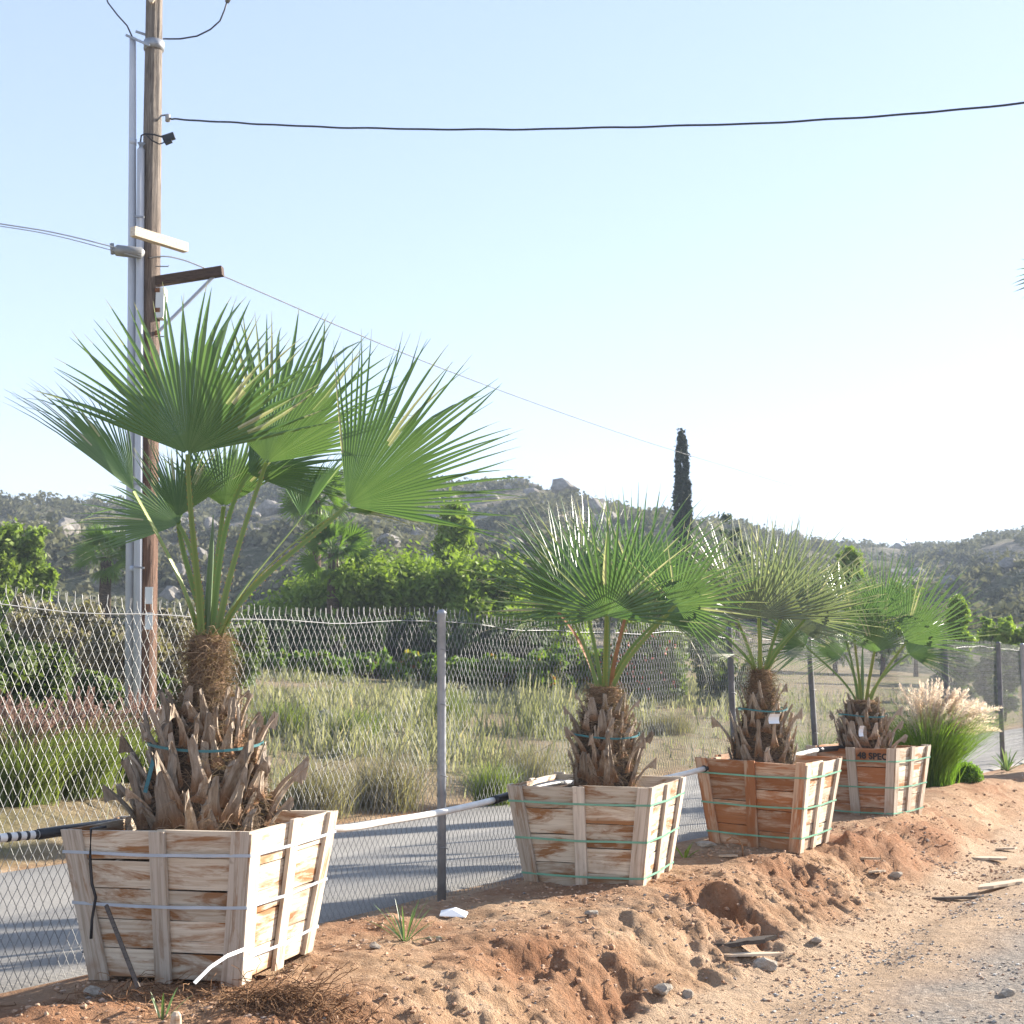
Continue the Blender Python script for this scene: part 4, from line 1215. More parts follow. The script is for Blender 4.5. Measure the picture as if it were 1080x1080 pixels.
def tree(px, ytop, wpx, Y, mat, label, name='tree', ybase=None, nclump=60, per=260, leaf=.16, shape='round', group=None, cat_='tree', seed=0, trunk_r=.14, lo=.0, low_frac=.15, base_dz=0.0):
    """tree whose crown spans wpx pixels at distance Y, top at image row ytop"""
    rs = np.random.default_rng(seed + 100)
    b = at(px, 690, Y); bx_, by_ = b.x, Y; bz_ = hz(bx_, by_) + base_dz
    top = at(px, ytop, Y).z; h = top - bz_; w = wpx / pxm(Y) / 2 * (1.3 if mat in ('pine', 'tree_bright') and shape == 'round' else 1.0)
    cs = []; rr_ = []
    fine = mat in ('pine', 'tree_bright')
    nclump = int(nclump * (2.6 if fine else 1)); per = int(per / (2.2 if fine else 1))
    lobes = []
    for i in range(9):
        z = rs.uniform(.3, .85); a = i * 2.4 + rs.uniform(-.4, .4)
        q = math.sqrt(max(.05, 1 - ((z - .45) / .6) ** 2)) * rs.uniform(.35, .8)
        lobes.append((q * math.cos(a), q * math.sin(a), z, rs.uniform(.22, .42)))
    for i in range(nclump):
        if shape == 'round':
            lx, ly, lz, lr = lobes[i % 9]
            d = rs.normal(size=3); d /= np.linalg.norm(d); k = lr * rs.uniform(.45, 1.05)
            zz_ = lz + d[2] * k * .55
            cs.append((bx_ + w * (lx + d[0] * k), by_ + w * (ly + d[1] * k), bz_ + h * min(max(zz_, .1), .97)))
        else:
            z = low_frac + (1 - low_frac) * rs.random() ** .8; a = rs.uniform(0, 2 * np.pi)
            prof = min(1, (z + .02) ** .3 * (1 - z) ** .5 * 1.45) if shape == 'column' else (1 - z) ** .5 * (.75 + .3 * math.sin(z * 17 + a * 2))
            q = math.sqrt(rs.random()) * .86 if shape != 'column' else rs.uniform(.55, .85)
            cs.append((bx_ + w * prof * q * math.cos(a), by_ + w * prof * q * math.sin(a), bz_ + h * min(z, .97)))
        r0 = w * (rs.uniform(.06, .19) if fine else rs.uniform(.12, .30)) * (1.0 if shape != 'column' else .75)
        rr_.append((r0, r0, r0 * (.8 if shape != 'column' else 3.0) * (rs.uniform(.9, 2.0) if fine else 1)))
    parts = leaf_cloud(cs, rr_, int(per * 1.3), leaf * .54, .35, 2.6, rs, .35)
    mb = MB()
    mb.tube([(bx_, by_, bz_ - .2), (bx_ + .05 * w, by_, bz_ + h * .3), (bx_, by_, bz_ + h * .75)], [trunk_r, trunk_r * .75, trunk_r * .25], 8)
    for i in range(6):
        c0 = cs[i]; s0 = (bx_ + .03 * w, by_, bz_ + h * rs.uniform(.15, .5))
        mb.tube([s0, ((s0[0] + c0[0]) / 2, (s0[1] + c0[1]) / 2, (s0[2] + c0[2]) / 2 + .05 * h), c0], [trunk_r * .4, trunk_r * .28, trunk_r * .1], 6)
    return plant(name, (bx_, by_, bz_), parts, mat, label, cat_, group, mb)
G_T = 'trees beyond the field'
tree(14, 556, 54, 46, 'tree_bright', 'pale green feathery tree at the left edge behind the bushes', ybase=690, seed=1, nclump=60, per=240, leaf=.17, group=G_T)
tree(-45, 570, 90, 44, 'tree_bright', 'pale green tree cut by the left edge of the picture', seed=2, nclump=50, per=200, leaf=.17, group=G_T)
tree(345, 606, 130, 52, 'pine', 'low bushy pine at the left end of the green tree clump', 'pine_tree', seed=3, nclump=80, per=230, leaf=.19, group=G_T)
tree(412, 590, 150, 50, 'pine', 'broad bushy pine in the middle of the green tree clump', 'pine_tree', seed=4, nclump=100, per=240, leaf=.19, group=G_T)
tree(478, 536, 92, 55, 'pine', 'tallest pine rising pointed above the green tree clump', 'pine_tree', seed=5, nclump=110, per=260, leaf=.19, group=G_T, shape='taper')
tree(508, 598, 130, 49, 'pine', 'rounded pine at the right of the green tree clump', 'pine_tree', seed=6, nclump=90, per=240, leaf=.19, group=G_T)
tree(562, 618, 95, 47, 'pine', 'small pine behind the left fronds of the second palm', 'pine_tree', seed=7, nclump=60, per=220, leaf=.18, group=G_T)
tree(722, 455, 25, 82, 'cypress', 'tall dark slender cypress standing against the sky', 'cypress_tree', seed=8, nclump=260, per=130, leaf=.16, shape='column', trunk_r=.2, low_frac=.03)
tree(778, 540, 34, 78, 'tree_dark', 'small dark round tree topping the skyline right of the cypress', seed=9, nclump=40, per=160, leaf=.2, group=G_T)
tree(880, 574, 60, 58, 'pine', 'bright pine between the third and fourth palms', 'pine_tree', seed=10, nclump=70, per=220, leaf=.19, group=G_T)
tree(930, 608, 60, 60, 'tree_bright', 'yellow green tree behind the farthest boxed palm', seed=11, nclump=50, per=200, leaf=.18, group=G_T)
tree(1012, 632, 48, 52, 'pine', 'dark pine with pointed top near the right edge', 'pine_tree', seed=12, nclump=60, per=200, leaf=.17, group=G_T, shape='taper')
tree(1052, 646, 36, 55, 'pine', 'small pine between the dark pine and the right edge', 'pine_tree', seed=13, nclump=45, per=180, leaf=.17, group=G_T)
tree(1085, 648, 44, 50, 'tree_bright', 'light green tree cut by the right edge', seed=14, nclump=50, per=180, leaf=.17, group=G_T)
tree(965, 625, 50, 62, 'tree_dark', 'dull green tree behind the right fronds of the farthest boxed palm', seed=15, nclump=50, per=180, leaf=.18, group=G_T)
tree(690, 600, 90, 60, 'tree_bright', 'leafy tree behind the second and third palms', seed=16, nclump=60, per=180, leaf=.18, group=G_T)

# hedge in the shade under the pines, bushes
def shrub(px, ytop, wpx, Y, mat, label, name='shrub', nclump=26, per=220, leaf=.06, group=None, seed=0, sq=1.0, dz=0.0):
    rs = np.random.default_rng(seed + 500)
    b = at(px, 690, Y); bx_, by_ = b.x, Y; bz_ = hz(bx_, by_)
    h = at(px, ytop, Y).z - bz_; w = wpx / pxm(Y) / 2
    cs = []; rr_ = []
    for i in range(nclump):
        a = rs.uniform(0, 2 * np.pi); q = math.sqrt(rs.random()) * .8; z = rs.uniform(.12, .86) * (1 - .35 * q * q)
        cs.append((bx_ + w * q * math.cos(a), by_ + w * q * math.sin(a) * sq, bz_ + h * z))
        r0 = min(w, h) * rs.uniform(.22, .38); rr_.append((r0, r0, r0))
    mb = MB()
    for i in range(7):
        c0 = cs[i]; mb.tube([(bx_ + rs.uniform(-.05, .05), by_, bz_ - .05), ((bx_ + c0[0]) / 2, (by_ + c0[1]) / 2, (bz_ + c0[2]) / 2 + .05), c0], [.02, .014, .006], 5)
    root = plant(name, (bx_, by_, bz_), leaf_cloud(cs, rr_, per, leaf, .4, 1.9, rs), mat, label, 'shrub', group, None, 'foliage')
    mb.build('stems', M['bark'], root, (bx_, by_, bz_), True)
    return root
shrub(18, 640, 120, 17.0, 'bush', 'tall leafy green shrub at the left edge behind the fence', seed=1, nclump=40, per=420, leaf=.055)
shrub(-40, 660, 90, 15.8, 'bush', 'leafy green shrub mostly cut by the left edge', seed=2, nclump=26, per=300, leaf=.055)
Gd = 'dry grey shrubs behind the pole'
shrub(85, 622, 90, 25, 'dry_bush', 'dry grey brown shrub left of the utility pole', seed=3, per=260, leaf=.055, group=Gd)
shrub(135, 632, 90, 23, 'dry_bush', 'dry grey shrub right behind the foot of the utility pole', seed=4, per=260, leaf=.055, group=Gd)
shrub(182, 630, 80, 26, 'dry_bush', 'dry brown shrub just right of the utility pole', seed=5, per=260, leaf=.055, group=Gd)
shrub(45, 612, 80, 29, 'dry_bush', 'dry shrub between the pale tree and the utility pole', seed=6, per=240, leaf=.06, group=Gd)
shrub(235, 640, 90, 28, 'bush', 'green shrub behind the neck of the biggest palm', seed=7, per=260, leaf=.06)
shrub(100, 705, 70, 18.2, 'bush', 'sprawling green weed bush left of the pole foot', seed=8, per=260, leaf=.045)
shrub(185, 700, 70, 19, 'bush', 'green weed bush behind the biggest palm trunk', seed=9, per=240, leaf=.045)
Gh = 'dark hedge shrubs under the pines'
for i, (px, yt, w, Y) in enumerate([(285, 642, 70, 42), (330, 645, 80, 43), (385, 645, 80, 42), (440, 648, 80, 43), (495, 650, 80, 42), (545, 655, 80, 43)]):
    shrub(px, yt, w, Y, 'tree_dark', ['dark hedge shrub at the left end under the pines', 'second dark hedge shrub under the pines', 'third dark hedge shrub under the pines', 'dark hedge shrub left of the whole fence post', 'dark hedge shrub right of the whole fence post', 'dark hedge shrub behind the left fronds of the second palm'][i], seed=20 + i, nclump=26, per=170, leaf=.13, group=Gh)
fb = shrub(675, 640, 100, 31, 'bush', 'green shrub dotted with orange flowers behind the second palm', seed=30, nclump=34, per=280, leaf=.075, name='flowering_shrub')
mb = MB()
for i in range(90):
    a = rnd.uniform(0, 6.28); q = rnd.uniform(.3, 1.0); px_, py_, pz_ = math.cos(a) * q * 1.0, -abs(math.sin(a)) * q * .95 - .05, rnd.uniform(.5, 1.75) * (1.15 - .4 * q)
    for k in range(3):
        d = Vector((rnd.uniform(-1, 1), rnd.uniform(-1, 1), rnd.uniform(-1, 1))).normalized() * .035; e = d.orthogonal() * 1
        c0 = Vector((px_, py_, pz_)); mb.add([c0 - d, c0 + e, c0 + d], [(0, 1, 2)])
mb.build('flowers', M['flower'], fb)
shrub(770, 655, 90, 34, 'bush', 'green shrub behind the crown of the third palm', seed=31, per=200, leaf=.08)
shrub(600, 668, 80, 33, 'vine', 'leafy vine bush left of the second palm trunk', seed=32, per=200, leaf=.08)
shrub(1056, 668, 60, 36, 'bush', 'dark green bush beyond the fence at the right edge', seed=33, per=220, leaf=.08)
shrub(1005, 672, 50, 40, 'bush', 'dull bush beyond the fence above the plumed grass', seed=34, per=200, leaf=.08)
Gv = 'vine row along the top of the field'
for i, (px, yt, Y) in enumerate([(300, 684, 35), (345, 686, 34), (390, 688, 35), (435, 689, 34), (485, 690, 33), (530, 691, 33), (575, 690, 32)]):
    shrub(px, yt, 62, Y, 'vine', ['leftmost bush of the leafy vine row at the top of the field', 'second bush of the leafy vine row', 'third bush of the leafy vine row', 'vine row bush just left of the whole fence post', 'vine row bush just right of the whole fence post', 'vine row bush left of the second palm fronds', 'last bush of the leafy vine row before the second palm'][i], seed=40 + i, nclump=16, per=110, leaf=.11, group=Gv, name='vine_bush')

Gw = 'scrubby weeds on the bank across the lane'
for i, (px, yt, w, Y, mt, lb) in enumerate([
        (410, 775, 80, 15.0, 'dry_bush', 'dry twiggy weed bush left of the whole fence post'),
        (335, 790, 70, 14.2, 'dry_bush', 'dry twiggy weed bush right of the nearest box'),
        (560, 770, 70, 17.0, 'dry_bush', 'dry twiggy weed bush left of the second palm trunk'),
        (520, 790, 40, 15.6, 'bush', 'leafy green weed on the bank left of the second box'),
        (375, 735, 60, 19.5, 'bush', 'green weed clump beside the pale grey boulder'),
        (470, 715, 60, 24.0, 'bush', 'green weed clump in the field behind the whole fence post'),
        (300, 730, 60, 20.0, 'bush', 'green weed clump in the field right of the biggest palm trunk'),
        (700, 745, 60, 24.0, 'dry_bush', 'dry weed clump right of the second palm trunk'),
        (860, 755, 30, 19.0, 'bush', 'upright green weed between the third and fourth boxed palms')]):
    rs = np.random.default_rng(700 + i); b = at(px, 690, Y); gz = hz(b.x, Y); hh = at(px, yt, Y).z - gz; sw = w / pxm(Y) / 2
    nb = 900; Pw = np.stack([rs.normal(0, sw * .4, nb), rs.normal(0, sw * .4, nb), np.full(nb, -.03)], -1)
    V, F, T = blades(Pw, hh * rs.uniform(.35, 1.0, nb), rs.uniform(.1, .9, nb), rs.uniform(.002, .006, nb), rs, .5)
    root = empty('weed_bush', (b.x, Y, gz)); tag(root, lb, 'weed', Gw)
    link('foliage', mesh_np('foliage', V, F, False, {'tint': T}), M['dry_bush' if mt == 'dry_bush' else 'grass_dull'], root)
    mb = MB()
    for k in range(6): mb.tube([(0, 0, -.03), (rs.normal(0, sw * .3), rs.normal(0, sw * .3), hh * .5), (rs.normal(0, sw * .6), rs.normal(0, sw * .6), hh * .9)], [.006, .004, .002], 4)
    mb.build('stems', M['bark'], root)

# distant palms with full crowns
def far_palm(px, py, Y, Rpx, label, seed, skirt=True, nleaf=28, pet=.55, tr=.22):
    r = random.Random(seed); cc = at(px, py, Y); bz_ = hz(cc.x, cc.y)
    root = empty('background_palm', (cc.x, cc.y, bz_)); tag(root, label, 'palm tree', 'palms beyond the fence'); org = (cc.x, cc.y, bz_)
    R = Rpx / pxm(Y)
    mb = MB(); zc = cc.z - bz_
    mb.tube([(0, 0, -.1), (0, 0, zc * .5), (0, 0, zc)], [tr * 1.25, tr, tr * .9], 12); mb.build('trunk', M['trunk'], root, None, True)
    for i in range(nleaf):
        a = i * 2.4 + r.uniform(-.3, .3); el = r.uniform(-.5, 1.25) if skirt else r.uniform(-.15, 1.3)
        d = Vector((math.cos(a) * math.cos(el), math.sin(a) * math.cos(el), math.sin(el)))
        hub = cc + d * R * pet
        nrm = Vector((r.gauss(0, .7), r.gauss(0, .7) - .4, .5))
        frond(root, org, cc + d * tr * .5, hub, d + Vector((0, 0, -.12)), nrm, R * .68, seed * 50 + i, nseg=20, half=100, split=.5, cup=.1, droop=.16, mat='palm_far', w0=.02 * R, w1=.012 * R, teeth=False)
    if skirt:
        for i in range(10):
            a = i * .65; d = Vector((math.cos(a) * .45, math.sin(a) * .45, -1)).normalized()
            frond(root, org, cc + Vector((math.cos(a), math.sin(a), 0)) * tr * .6, cc + d * R * .45, d, Vector((math.cos(a), math.sin(a), .2)), R * .5, seed * 50 + 30 + i, nseg=12, half=70, split=.4, dry=1.0, mat='palm_far', w0=.02 * R, w1=.012 * R, teeth=False)
    return root
far_palm(112, 588, 50, 34, 'small palm with dark green crown left of the utility pole', 11)
far_palm(352, 584, 48, 40, 'palm with round green crown behind the biggest palm, above the pines', 12)
far_palm(334, 528, 54, 36, 'taller palm mostly hidden behind the right fronds of the biggest palm', 13)
far_palm(1166, 288, 19, 78, 'tall palm beyond the right edge with only frond tips showing', 14, skirt=False, nleaf=22)

# ------------------------------------------------------------------ grasses
# weedy field beyond the lane
rs = np.random.default_rng(70)
n = 150000
t_ = rs.uniform(-12, 34, n); q_ = -(4.1 + rs.random(n) ** 1.35 * 26)
x_, y_ = xy(t_, q_)
u_ = x_ / y_
dens = fbm(x_ * .5, y_ * .5, 3, 90)
lush = np.interp(540 + u_ * FPX, [-100, 200, 300, 560, 700, 820, 1100], [.55, .6, 1.0, 1.0, .6, .25, .2])
bankbare = ss(-q_, 4.2, 6.5)
keep = (y_ > 9) & (np.abs(u_) < .50) & (rs.random(n) < np.clip(.38 + dens * 1.5, .03, 1) * lush * (.42 + .58 * bankbare))
x_, y_, q_, dens, lush = x_[keep], y_[keep], q_[keep], dens[keep], lush[keep]
n = len(x_)
hg = (.12 + .75 * rs.random(n) ** 1.6) * (.75 + .8 * np.clip(noise(x_ * .9, y_ * .9, 97) + .3, 0, 1)) * (.55 + .6 * lush) * (.7 + .6 * np.clip(dens + .3, 0, 1)) * (.45 + .55 * ss(-q_, 4.2, 8)) * (1 - .62 * ss(-q_, 8, 15)) * .6
Pp = np.stack([x_, y_, H(x_, y_) - .02], -1)
tint = np.clip(.36 + .42 * noise(x_ * .3, y_ * .3, 95) + rs.normal(0, .22, n), 0, 1)
V, F, T = blades(Pp, hg, rs.uniform(.05, .55, n), .004 + .00055 * y_ * rs.uniform(.5, 1.3, n), rs, .6, tint)
o = link('field_grass', mesh_np('field_grass', V, F, False, {'tint': T}), M['grass_dry']); tag(o, 'tall pale weeds and dry grass covering the field', 'grass', None, 'stuff')
print('field blades', n)

def fountain_grass(px, py, Y, h, nb, npl, label, pm, gm='grass_green', lean=0.0, spread=1.0, plen=.30, seed=0, z=None, prad=.016):
    rs = np.random.default_rng(seed + 900)
    b = at(px, py, Y); bz_ = hz(b.x, Y) if z is None else z
    root = empty('fountain_grass', (b.x, Y, bz_)); tag(root, label, 'ornamental grass', 'plumed fountain grasses')
    P = np.stack([rs.normal(0, .09 * spread, nb), rs.normal(0, .09 * spread, nb), np.full(nb, -.03)], -1)
    a = np.arctan2(P[:, 1], P[:, 0]) + rs.normal(0, .6, nb)
    V, F, T = blades(P, h * rs.uniform(.45, .85, nb), rs.uniform(.15, 1.0, nb) * spread, rs.uniform(.002, .0045, nb), rs, .7, None, a)
    link('foliage', mesh_np('foliage', V, F, False, {'tint': T}), M[gm], root)
    Vp = []; Fp = []; Tp = []; n0 = 0
    for i in range(npl):
        a = rs.uniform(0, 2 * np.pi); ln = rs.uniform(.05, .75) * spread
        d = np.array([math.cos(a) * ln + lean * rs.uniform(.3, 1.3), math.sin(a) * ln * .8, 0])
        hh = h * rs.uniform(.72, 1.0) * (1 - .35 * min(1, np.linalg.norm(d) * .8))
        tip = np.array([d[0] * hh, d[1] * hh, hh]); 
        k = 8; dirn = np.array([d[0] * 1.5, d[1] * 1.5, 1 - .5 * np.linalg.norm(d)]); dirn /= np.linalg.norm(dirn)
        pl = plen * rs.uniform(.75, 1.2)
        c0 = tip - dirn * pl
        # stem
        Vp.append(np.array([[0, 0, 0], [.003, 0, 0], c0 + [.0015, 0, 0], c0])); Fp.append(np.array([[0, 1, 2, 3]]) + n0); Tp.append(np.array([.2])); n0 += 4
        # bristly plume: many small faces round its axis
        m = 90; s = rs.random(m); rr_ = prad * np.sin(np.clip(s * .92 + .06, 0, 1) * np.pi) ** .6 + .003
        sag_ = -.18 * pl * s * s * min(1.4, np.linalg.norm(d) * 1.5)
        dv = rs.normal(size=(m, 3)); dv -= dv @ dirn[:, None] * dirn; dv /= np.linalg.norm(dv, axis=1, keepdims=True) + 1e-6
        p = c0 + dirn * (pl * s)[:, None]; p[:, 2] += sag_
        e = np.cross(dv, dirn) * .0048
        q = p + dv * rr_[:, None] + dirn * .030
        Vp.append(np.stack([p - e, p + e, q + e * .4, q - e * .4], 1).reshape(-1, 3)); Fp.append((np.arange(m) * 4)[:, None] + np.array([[0, 1, 2, 3]]) + n0); Tp.append(rs.uniform(.2, 1, m)); n0 += 4 * m
    link('plumes', mesh_np('plumes', np.concatenate(Vp), np.concatenate(Fp), False, {'tint': np.concatenate(Tp)}), M[pm], root)
    return root
fountain_grass(980, 828, 16.2, 1.34, 2600, 150, 'bright green fountain grass with pale pink plumes right of the farthest box', 'plume', lean=.30, spread=1.0, seed=1, prad=.045, plen=.42)
fountain_grass(25, 860, 12.6, 1.05, 1500, 90, 'fountain grass with dusky plumes at the left edge behind the fence', 'plume_red', 'grass_dull', spread=1.1, seed=2, prad=.018)
fountain_grass(85, 862, 13.2, 1.05, 1500, 90, 'fountain grass with dusky plumes left of the biggest palm trunk', 'plume_red', 'grass_dull', spread=1.1, seed=3, prad=.018)
fountain_grass(-25, 856, 13.4, 1.05, 1200, 70, 'fountain grass with dusky plumes cut by the left edge', 'plume_red', 'grass_dull', spread=1.1, seed=4, prad=.018)
fountain_grass(140, 850, 14.2, 1.0, 1200, 80, 'fountain grass with dusky plumes hidden partly by the biggest palm trunk', 'plume_red', 'grass_dull', spread=1.1, seed=5, prad=.018)
# ball shrub, agaves and seedlings
p = at(1018, 826, 16.6); rs = np.random.default_rng(5)
dd = rs.normal(size=(60, 3)); dd /= np.linalg.norm(dd, axis=1, keepdims=True); dd[:, 2] = np.abs(dd[:, 2]) * .9 - .05
gz = hz(p.x, 16.6)
plant('ball_shrub', (p.x, 16.6, gz), leaf_cloud(np.array([p.x, 16.6, gz + .06]) + dd * .15, np.full((60, 3), .07), 130, .017, .3, 3.0, rs), 'grass_green', 'small round bright green shrub at the foot of the plumed grass', 'shrub', None, None, 'foliage')
def rosette(px, py, Y, n, L, w, label, name, mat='tree_bright', seed=0, el0=.5, el1=1.4, z=None):
    r = random.Random(seed); b = at(px, py, Y); bz_ = hz(b.x, Y)
    root = empty(name, (b.x, Y, bz_)); tag(root, label, 'plant')
    for i in range(n):
        a = i * 2.4 + r.uniform(-.2, .2); el = el0 + (el1 - el0) * (i / n) + r.uniform(-.1, .1); LL = L * r.uniform(.75, 1.1)
        V = []; F = []; m = 6
        h = Vector((math.cos(a), math.sin(a), 0)); sd_ = Vector((-math.sin(a), math.cos(a), 0))
        pos = Vector((0, 0, -.01)) + h * .012
        for k in range(m + 1):
            s = k / m; e = el - .55 * s * s * (1.2 - el / 1.6)
            dr = h * math.cos(e) + Vector((0, 0, 1)) * math.sin(e); up = -h * math.sin(e) + Vector((0, 0, 1)) * math.cos(e)
            ww = w * (.55 + .9 * s) * (1 - s ** 2.2) + .0008
            V += [tuple(pos - sd_ * ww + up * ww * .5), tuple(pos), tuple(pos + sd_ * ww + up * ww * .5)]
            pos = pos + dr * LL / m
        for k in range(m):
            a_ = k * 3; F += [(a_, a_ + 1, a_ + 4, a_ + 3), (a_ + 1, a_ + 2, a_ + 5, a_ + 4)]
        link('leaf', mesh_np('leaf', np.array(V), np.array(F), True, {'tint': np.full(len(F), r.uniform(.2, .9))}), M[mat], root)
    return root
rosette(1062, 806, 18.4, 14, .34, .018, 'spiky green strap leaved plant at the right edge by the fence', 'agave', 'palm', 3)
rosette(427, 987, 7.15, 17, .23, .0055, 'small green palm seedling sprouting in the dirt between the first two boxes', 'palm_seedling', 'palm', 4, .35, 1.45)
rosette(172, 1045, 5.55, 5, .14, .007, 'tiny green blade of weed below the front of the nearest box', 'weed_sprout', 'palm', 5, .8, 1.5)
rosette(722, 885, 10.2, 6, .14, .012, 'little leafy weed behind the right corner of the second box', 'weed_sprout', 'tree_bright', 6, .6, 1.3)
rosette(640, 985, 7.6, 5, .03, .005, 'barely visible weed tuft in the dirt in front of the second box', 'weed_sprout', 'tree_bright', 7, .5, 1.2)

# ------------------------------------------------------------------ stones, litter, scraps
def rock_mesh(seed, sub=2, amp=.25):
    import bmesh
    bm = bmesh.new(); bmesh.ops.create_icosphere(bm, subdivisions=sub, radius=1)
    r = random.Random(seed); pl = [(Vector((r.gauss(0, 1), r.gauss(0, 1), r.gauss(0, 1))).normalized(), r.uniform(.55, .92)) for _ in range(9)]
    off = r.uniform(0, 50)
    for v in bm.verts:
        d = v.co.copy()
        for nrm, k in pl:
            e = d.dot(nrm)
            if e > k: d = d - nrm * (e - k)
        nn = float(noise(np.array([d.x * 1.7 + off]), np.array([d.y * 1.7 + d.z * 1.3]), 3)[0])
        v.co = d * (1 + amp * nn)
    me = bpy.data.meshes.new('rock'); bm.to_mesh(me); bm.free()
    return me
def stone(px, py, z, sc, label, name='stone', seed=0, mat='stone', Y=None, rz=0, group=None, cat_='stone', sub=2):
    if Y is None:
        d = ray(px, py); Y = None
        s = 3.0
        for _ in range(60):                   # march the ray to the ground
            p = Vector((0, 0, CAM_H)) + d * s
            gap = p.z - hz(p.x, p.y)
            if gap < .002: break
            s += max(.01, gap * .8)
        Y = p.y
    p = at(px, py, Y); gz = hz(p.x, p.y)
    o = link(name, rock_mesh(seed, sub), M[mat]); o.location = (p.x, p.y, gz + sc[2] * .45 + z); o.scale = sc; o.rotation_euler = (0, 0, rz)
    return tag(o, label, cat_, group)
stone(806, 1022, 0, (.075, .05, .045), 'pale rounded stone below the hollow in the dirt bank', seed=1)
stone(700, 1048, 0, (.06, .045, .03), 'pale flat stone near the bottom of the picture by the sandy track', seed=2)
stone(725, 1052, 0, (.035, .03, .03), 'small dark and white stone right of the pale flat stone', seed=3)
stone(860, 995, 0, (.04, .03, .025), 'small stone on the bank toe right of the hollow', seed=4)
stone(745, 892, .0, (.10, .06, .03), 'flat tan stone at the right foot of the second box', seed=5)
stone(452, 992, 0, (.022, .018, .016), 'left pebble beside the palm seedling', seed=6)
stone(463, 992, 0, (.02, .02, .016), 'right pebble beside the palm seedling', seed=7)
stone(100, 1050, 0, (.05, .035, .03), 'dusty stone in the shade below the left of the nearest box', seed=8)
stone(1062, 1050, 0, (.05, .045, .03), 'dark stone lying on gravel at the lower right edge', seed=9)
stone(625, 965, 0, (.05, .03, .02), 'low stone in the shade in front of the second box', seed=10)
stone(945, 925, 0, (.07, .04, .03), 'stone on the bank face below the farthest box', seed=11)
stone(395, 1000, 0, (.035, .03, .02), 'small grey stone left of the palm seedling', seed=12)
stone(343, 748, -.05, (.22, .16, .22), 'pale grey boulder in the weeds behind the nearest box', 'boulder', seed=13, mat='granite', Y=21, cat_='boulder')
def scrap(px, py, L, W_, T_, rz, mat, label, name='wood_scrap', cat_='wood scrap', tilt=0.0, seed=0):
    d = ray(px, py); s = 3.0
    for _ in range(60):
        p = Vector((0, 0, CAM_H)) + d * s; gap = p.z - hz(p.x, p.y)
        if gap < .002: break
        s += max(.01, gap * .8)
    r = random.Random(seed); V = []; F = []; n = 6
    for i in range(n + 1):
        u = i / n - .5; e = r.uniform(-.25, .25) * W_ * (2.4 if i in (0, n) else 1)
        wl = W_ / 2 * (.45 if i in (0, n) else r.uniform(.7, 1.1))
        V += [(u * L + e, -wl, 0), (u * L - e, wl, 0), (u * L - e, wl * .95, T_), (u * L + e, -wl * .95, T_)]
    for i in range(n):
        for k in range(4): F.append((i * 4 + k, i * 4 + (k + 1) % 4, i * 4 + 4 + (k + 1) % 4, i * 4 + 4 + k))
    F += [(3, 2, 1, 0), tuple(n * 4 + k for k in range(4))]
    mb = MB(); mb.add(V, F); o = mb.build(name, M[mat]); o.location = (p.x, p.y, hz(p.x, p.y) + .012); o.rotation_euler = (r.uniform(-.08, .08), tilt, rz)
    return tag(o, label, cat_)
scrap(1058, 935, .62, .10, .02, .62, 'scrap', 'pale split board lying on the lane at the right edge', seed=1)
scrap(1010, 950, .35, .05, .018, .2, 'dark_wood', 'dark broken stick beside the pale split board', seed=2)
scrap(1045, 908, .28, .10, .02, -.1, 'scrap', 'grey bark flake on the track above the pale board', seed=3)
scrap(1062, 897, .22, .09, .015, .3, 'scrap', 'small grey bark flake on the track near the right edge', seed=4)
scrap(782, 998, .36, .10, .022, .18, 'dark_wood', 'dark charred slab lying under the hollow in the bank', seed=5, tilt=-.08)
scrap(790, 1012, .36, .06, .012, .12, 'scrap', 'pale lath beneath the dark charred slab', seed=6)
scrap(912, 908, .2, .05, .015, -.3, 'scrap', 'short pale splinter on the bank below the farthest box', seed=7)
scrap(925, 922, .16, .06, .012, .5, 'scrap', 'small curled wood chip on the bank face', seed=8)
scrap(768, 905, .14, .03, .012, .1, 'scrap', 'thin splinter by the left foot of the third box', seed=9)
# litter
p = at(478, 956, 7.9); mb = MB()
gz = hz(p.x, p.y)
vs = [(-.075, -.04, .005), (.07, -.055, .0), (.085, .03, .012), (.01, .055, .035), (-.07, .04, .02), (0, 0, .03)]
mb.add([(a, b, c0) for a, b, c0 in vs] + [(a, b, c0 - .004) for a, b, c0 in vs], [(0, 1, 5), (1, 2, 5), (2, 3, 5), (3, 4, 5), (4, 0, 5), (7, 6, 11), (8, 7, 11), (9, 8, 11), (10, 9, 11), (6, 10, 11), (0, 6, 7, 1), (1, 7, 8, 2), (2, 8, 9, 3), (3, 9, 10, 4), (4, 10, 6, 0)])
o = mb.build('paper_scrap', M['paper']); o.location = (p.x, p.y, gz + .006); tag(o, 'crumpled white paper scrap on the dirt beside the whole fence post', 'litter')
# wooden stake
p = at(186, 1062, 5.3); gz = hz(p.x, p.y)
mb = MB(); mb.tube([(0, 0, -.08), (0, 0, .055), (0, 0, .085), (0, 0, .098)], [.021, .021, .019, .010], 8); o = mb.build('wooden_stake', M['scrap']); o.location = (p.x, p.y, gz); tag(o, 'short round topped wooden stake in front of the nearest box', 'stake')
# rusty hoop at the third box
p = at(775, 900, 10.2); gz = hz(p.x, p.y); mb = MB()
mb.tube([(-.06, 0, .10), (-.02, 0, .125), (.03, 0, .11), (.055, -.01, .06), (.055, -.01, -.02)], .008, 6); o = mb.build('bent_root', M['root'], None, None, True); o.location = (p.x, p.y, gz)
o.data.attributes.new('tint', 'FLOAT', 'FACE').data.foreach_set('value', [.8] * len(o.data.polygons)); tag(o, 'bent pale root arching out of the dirt at the third box', 'root')
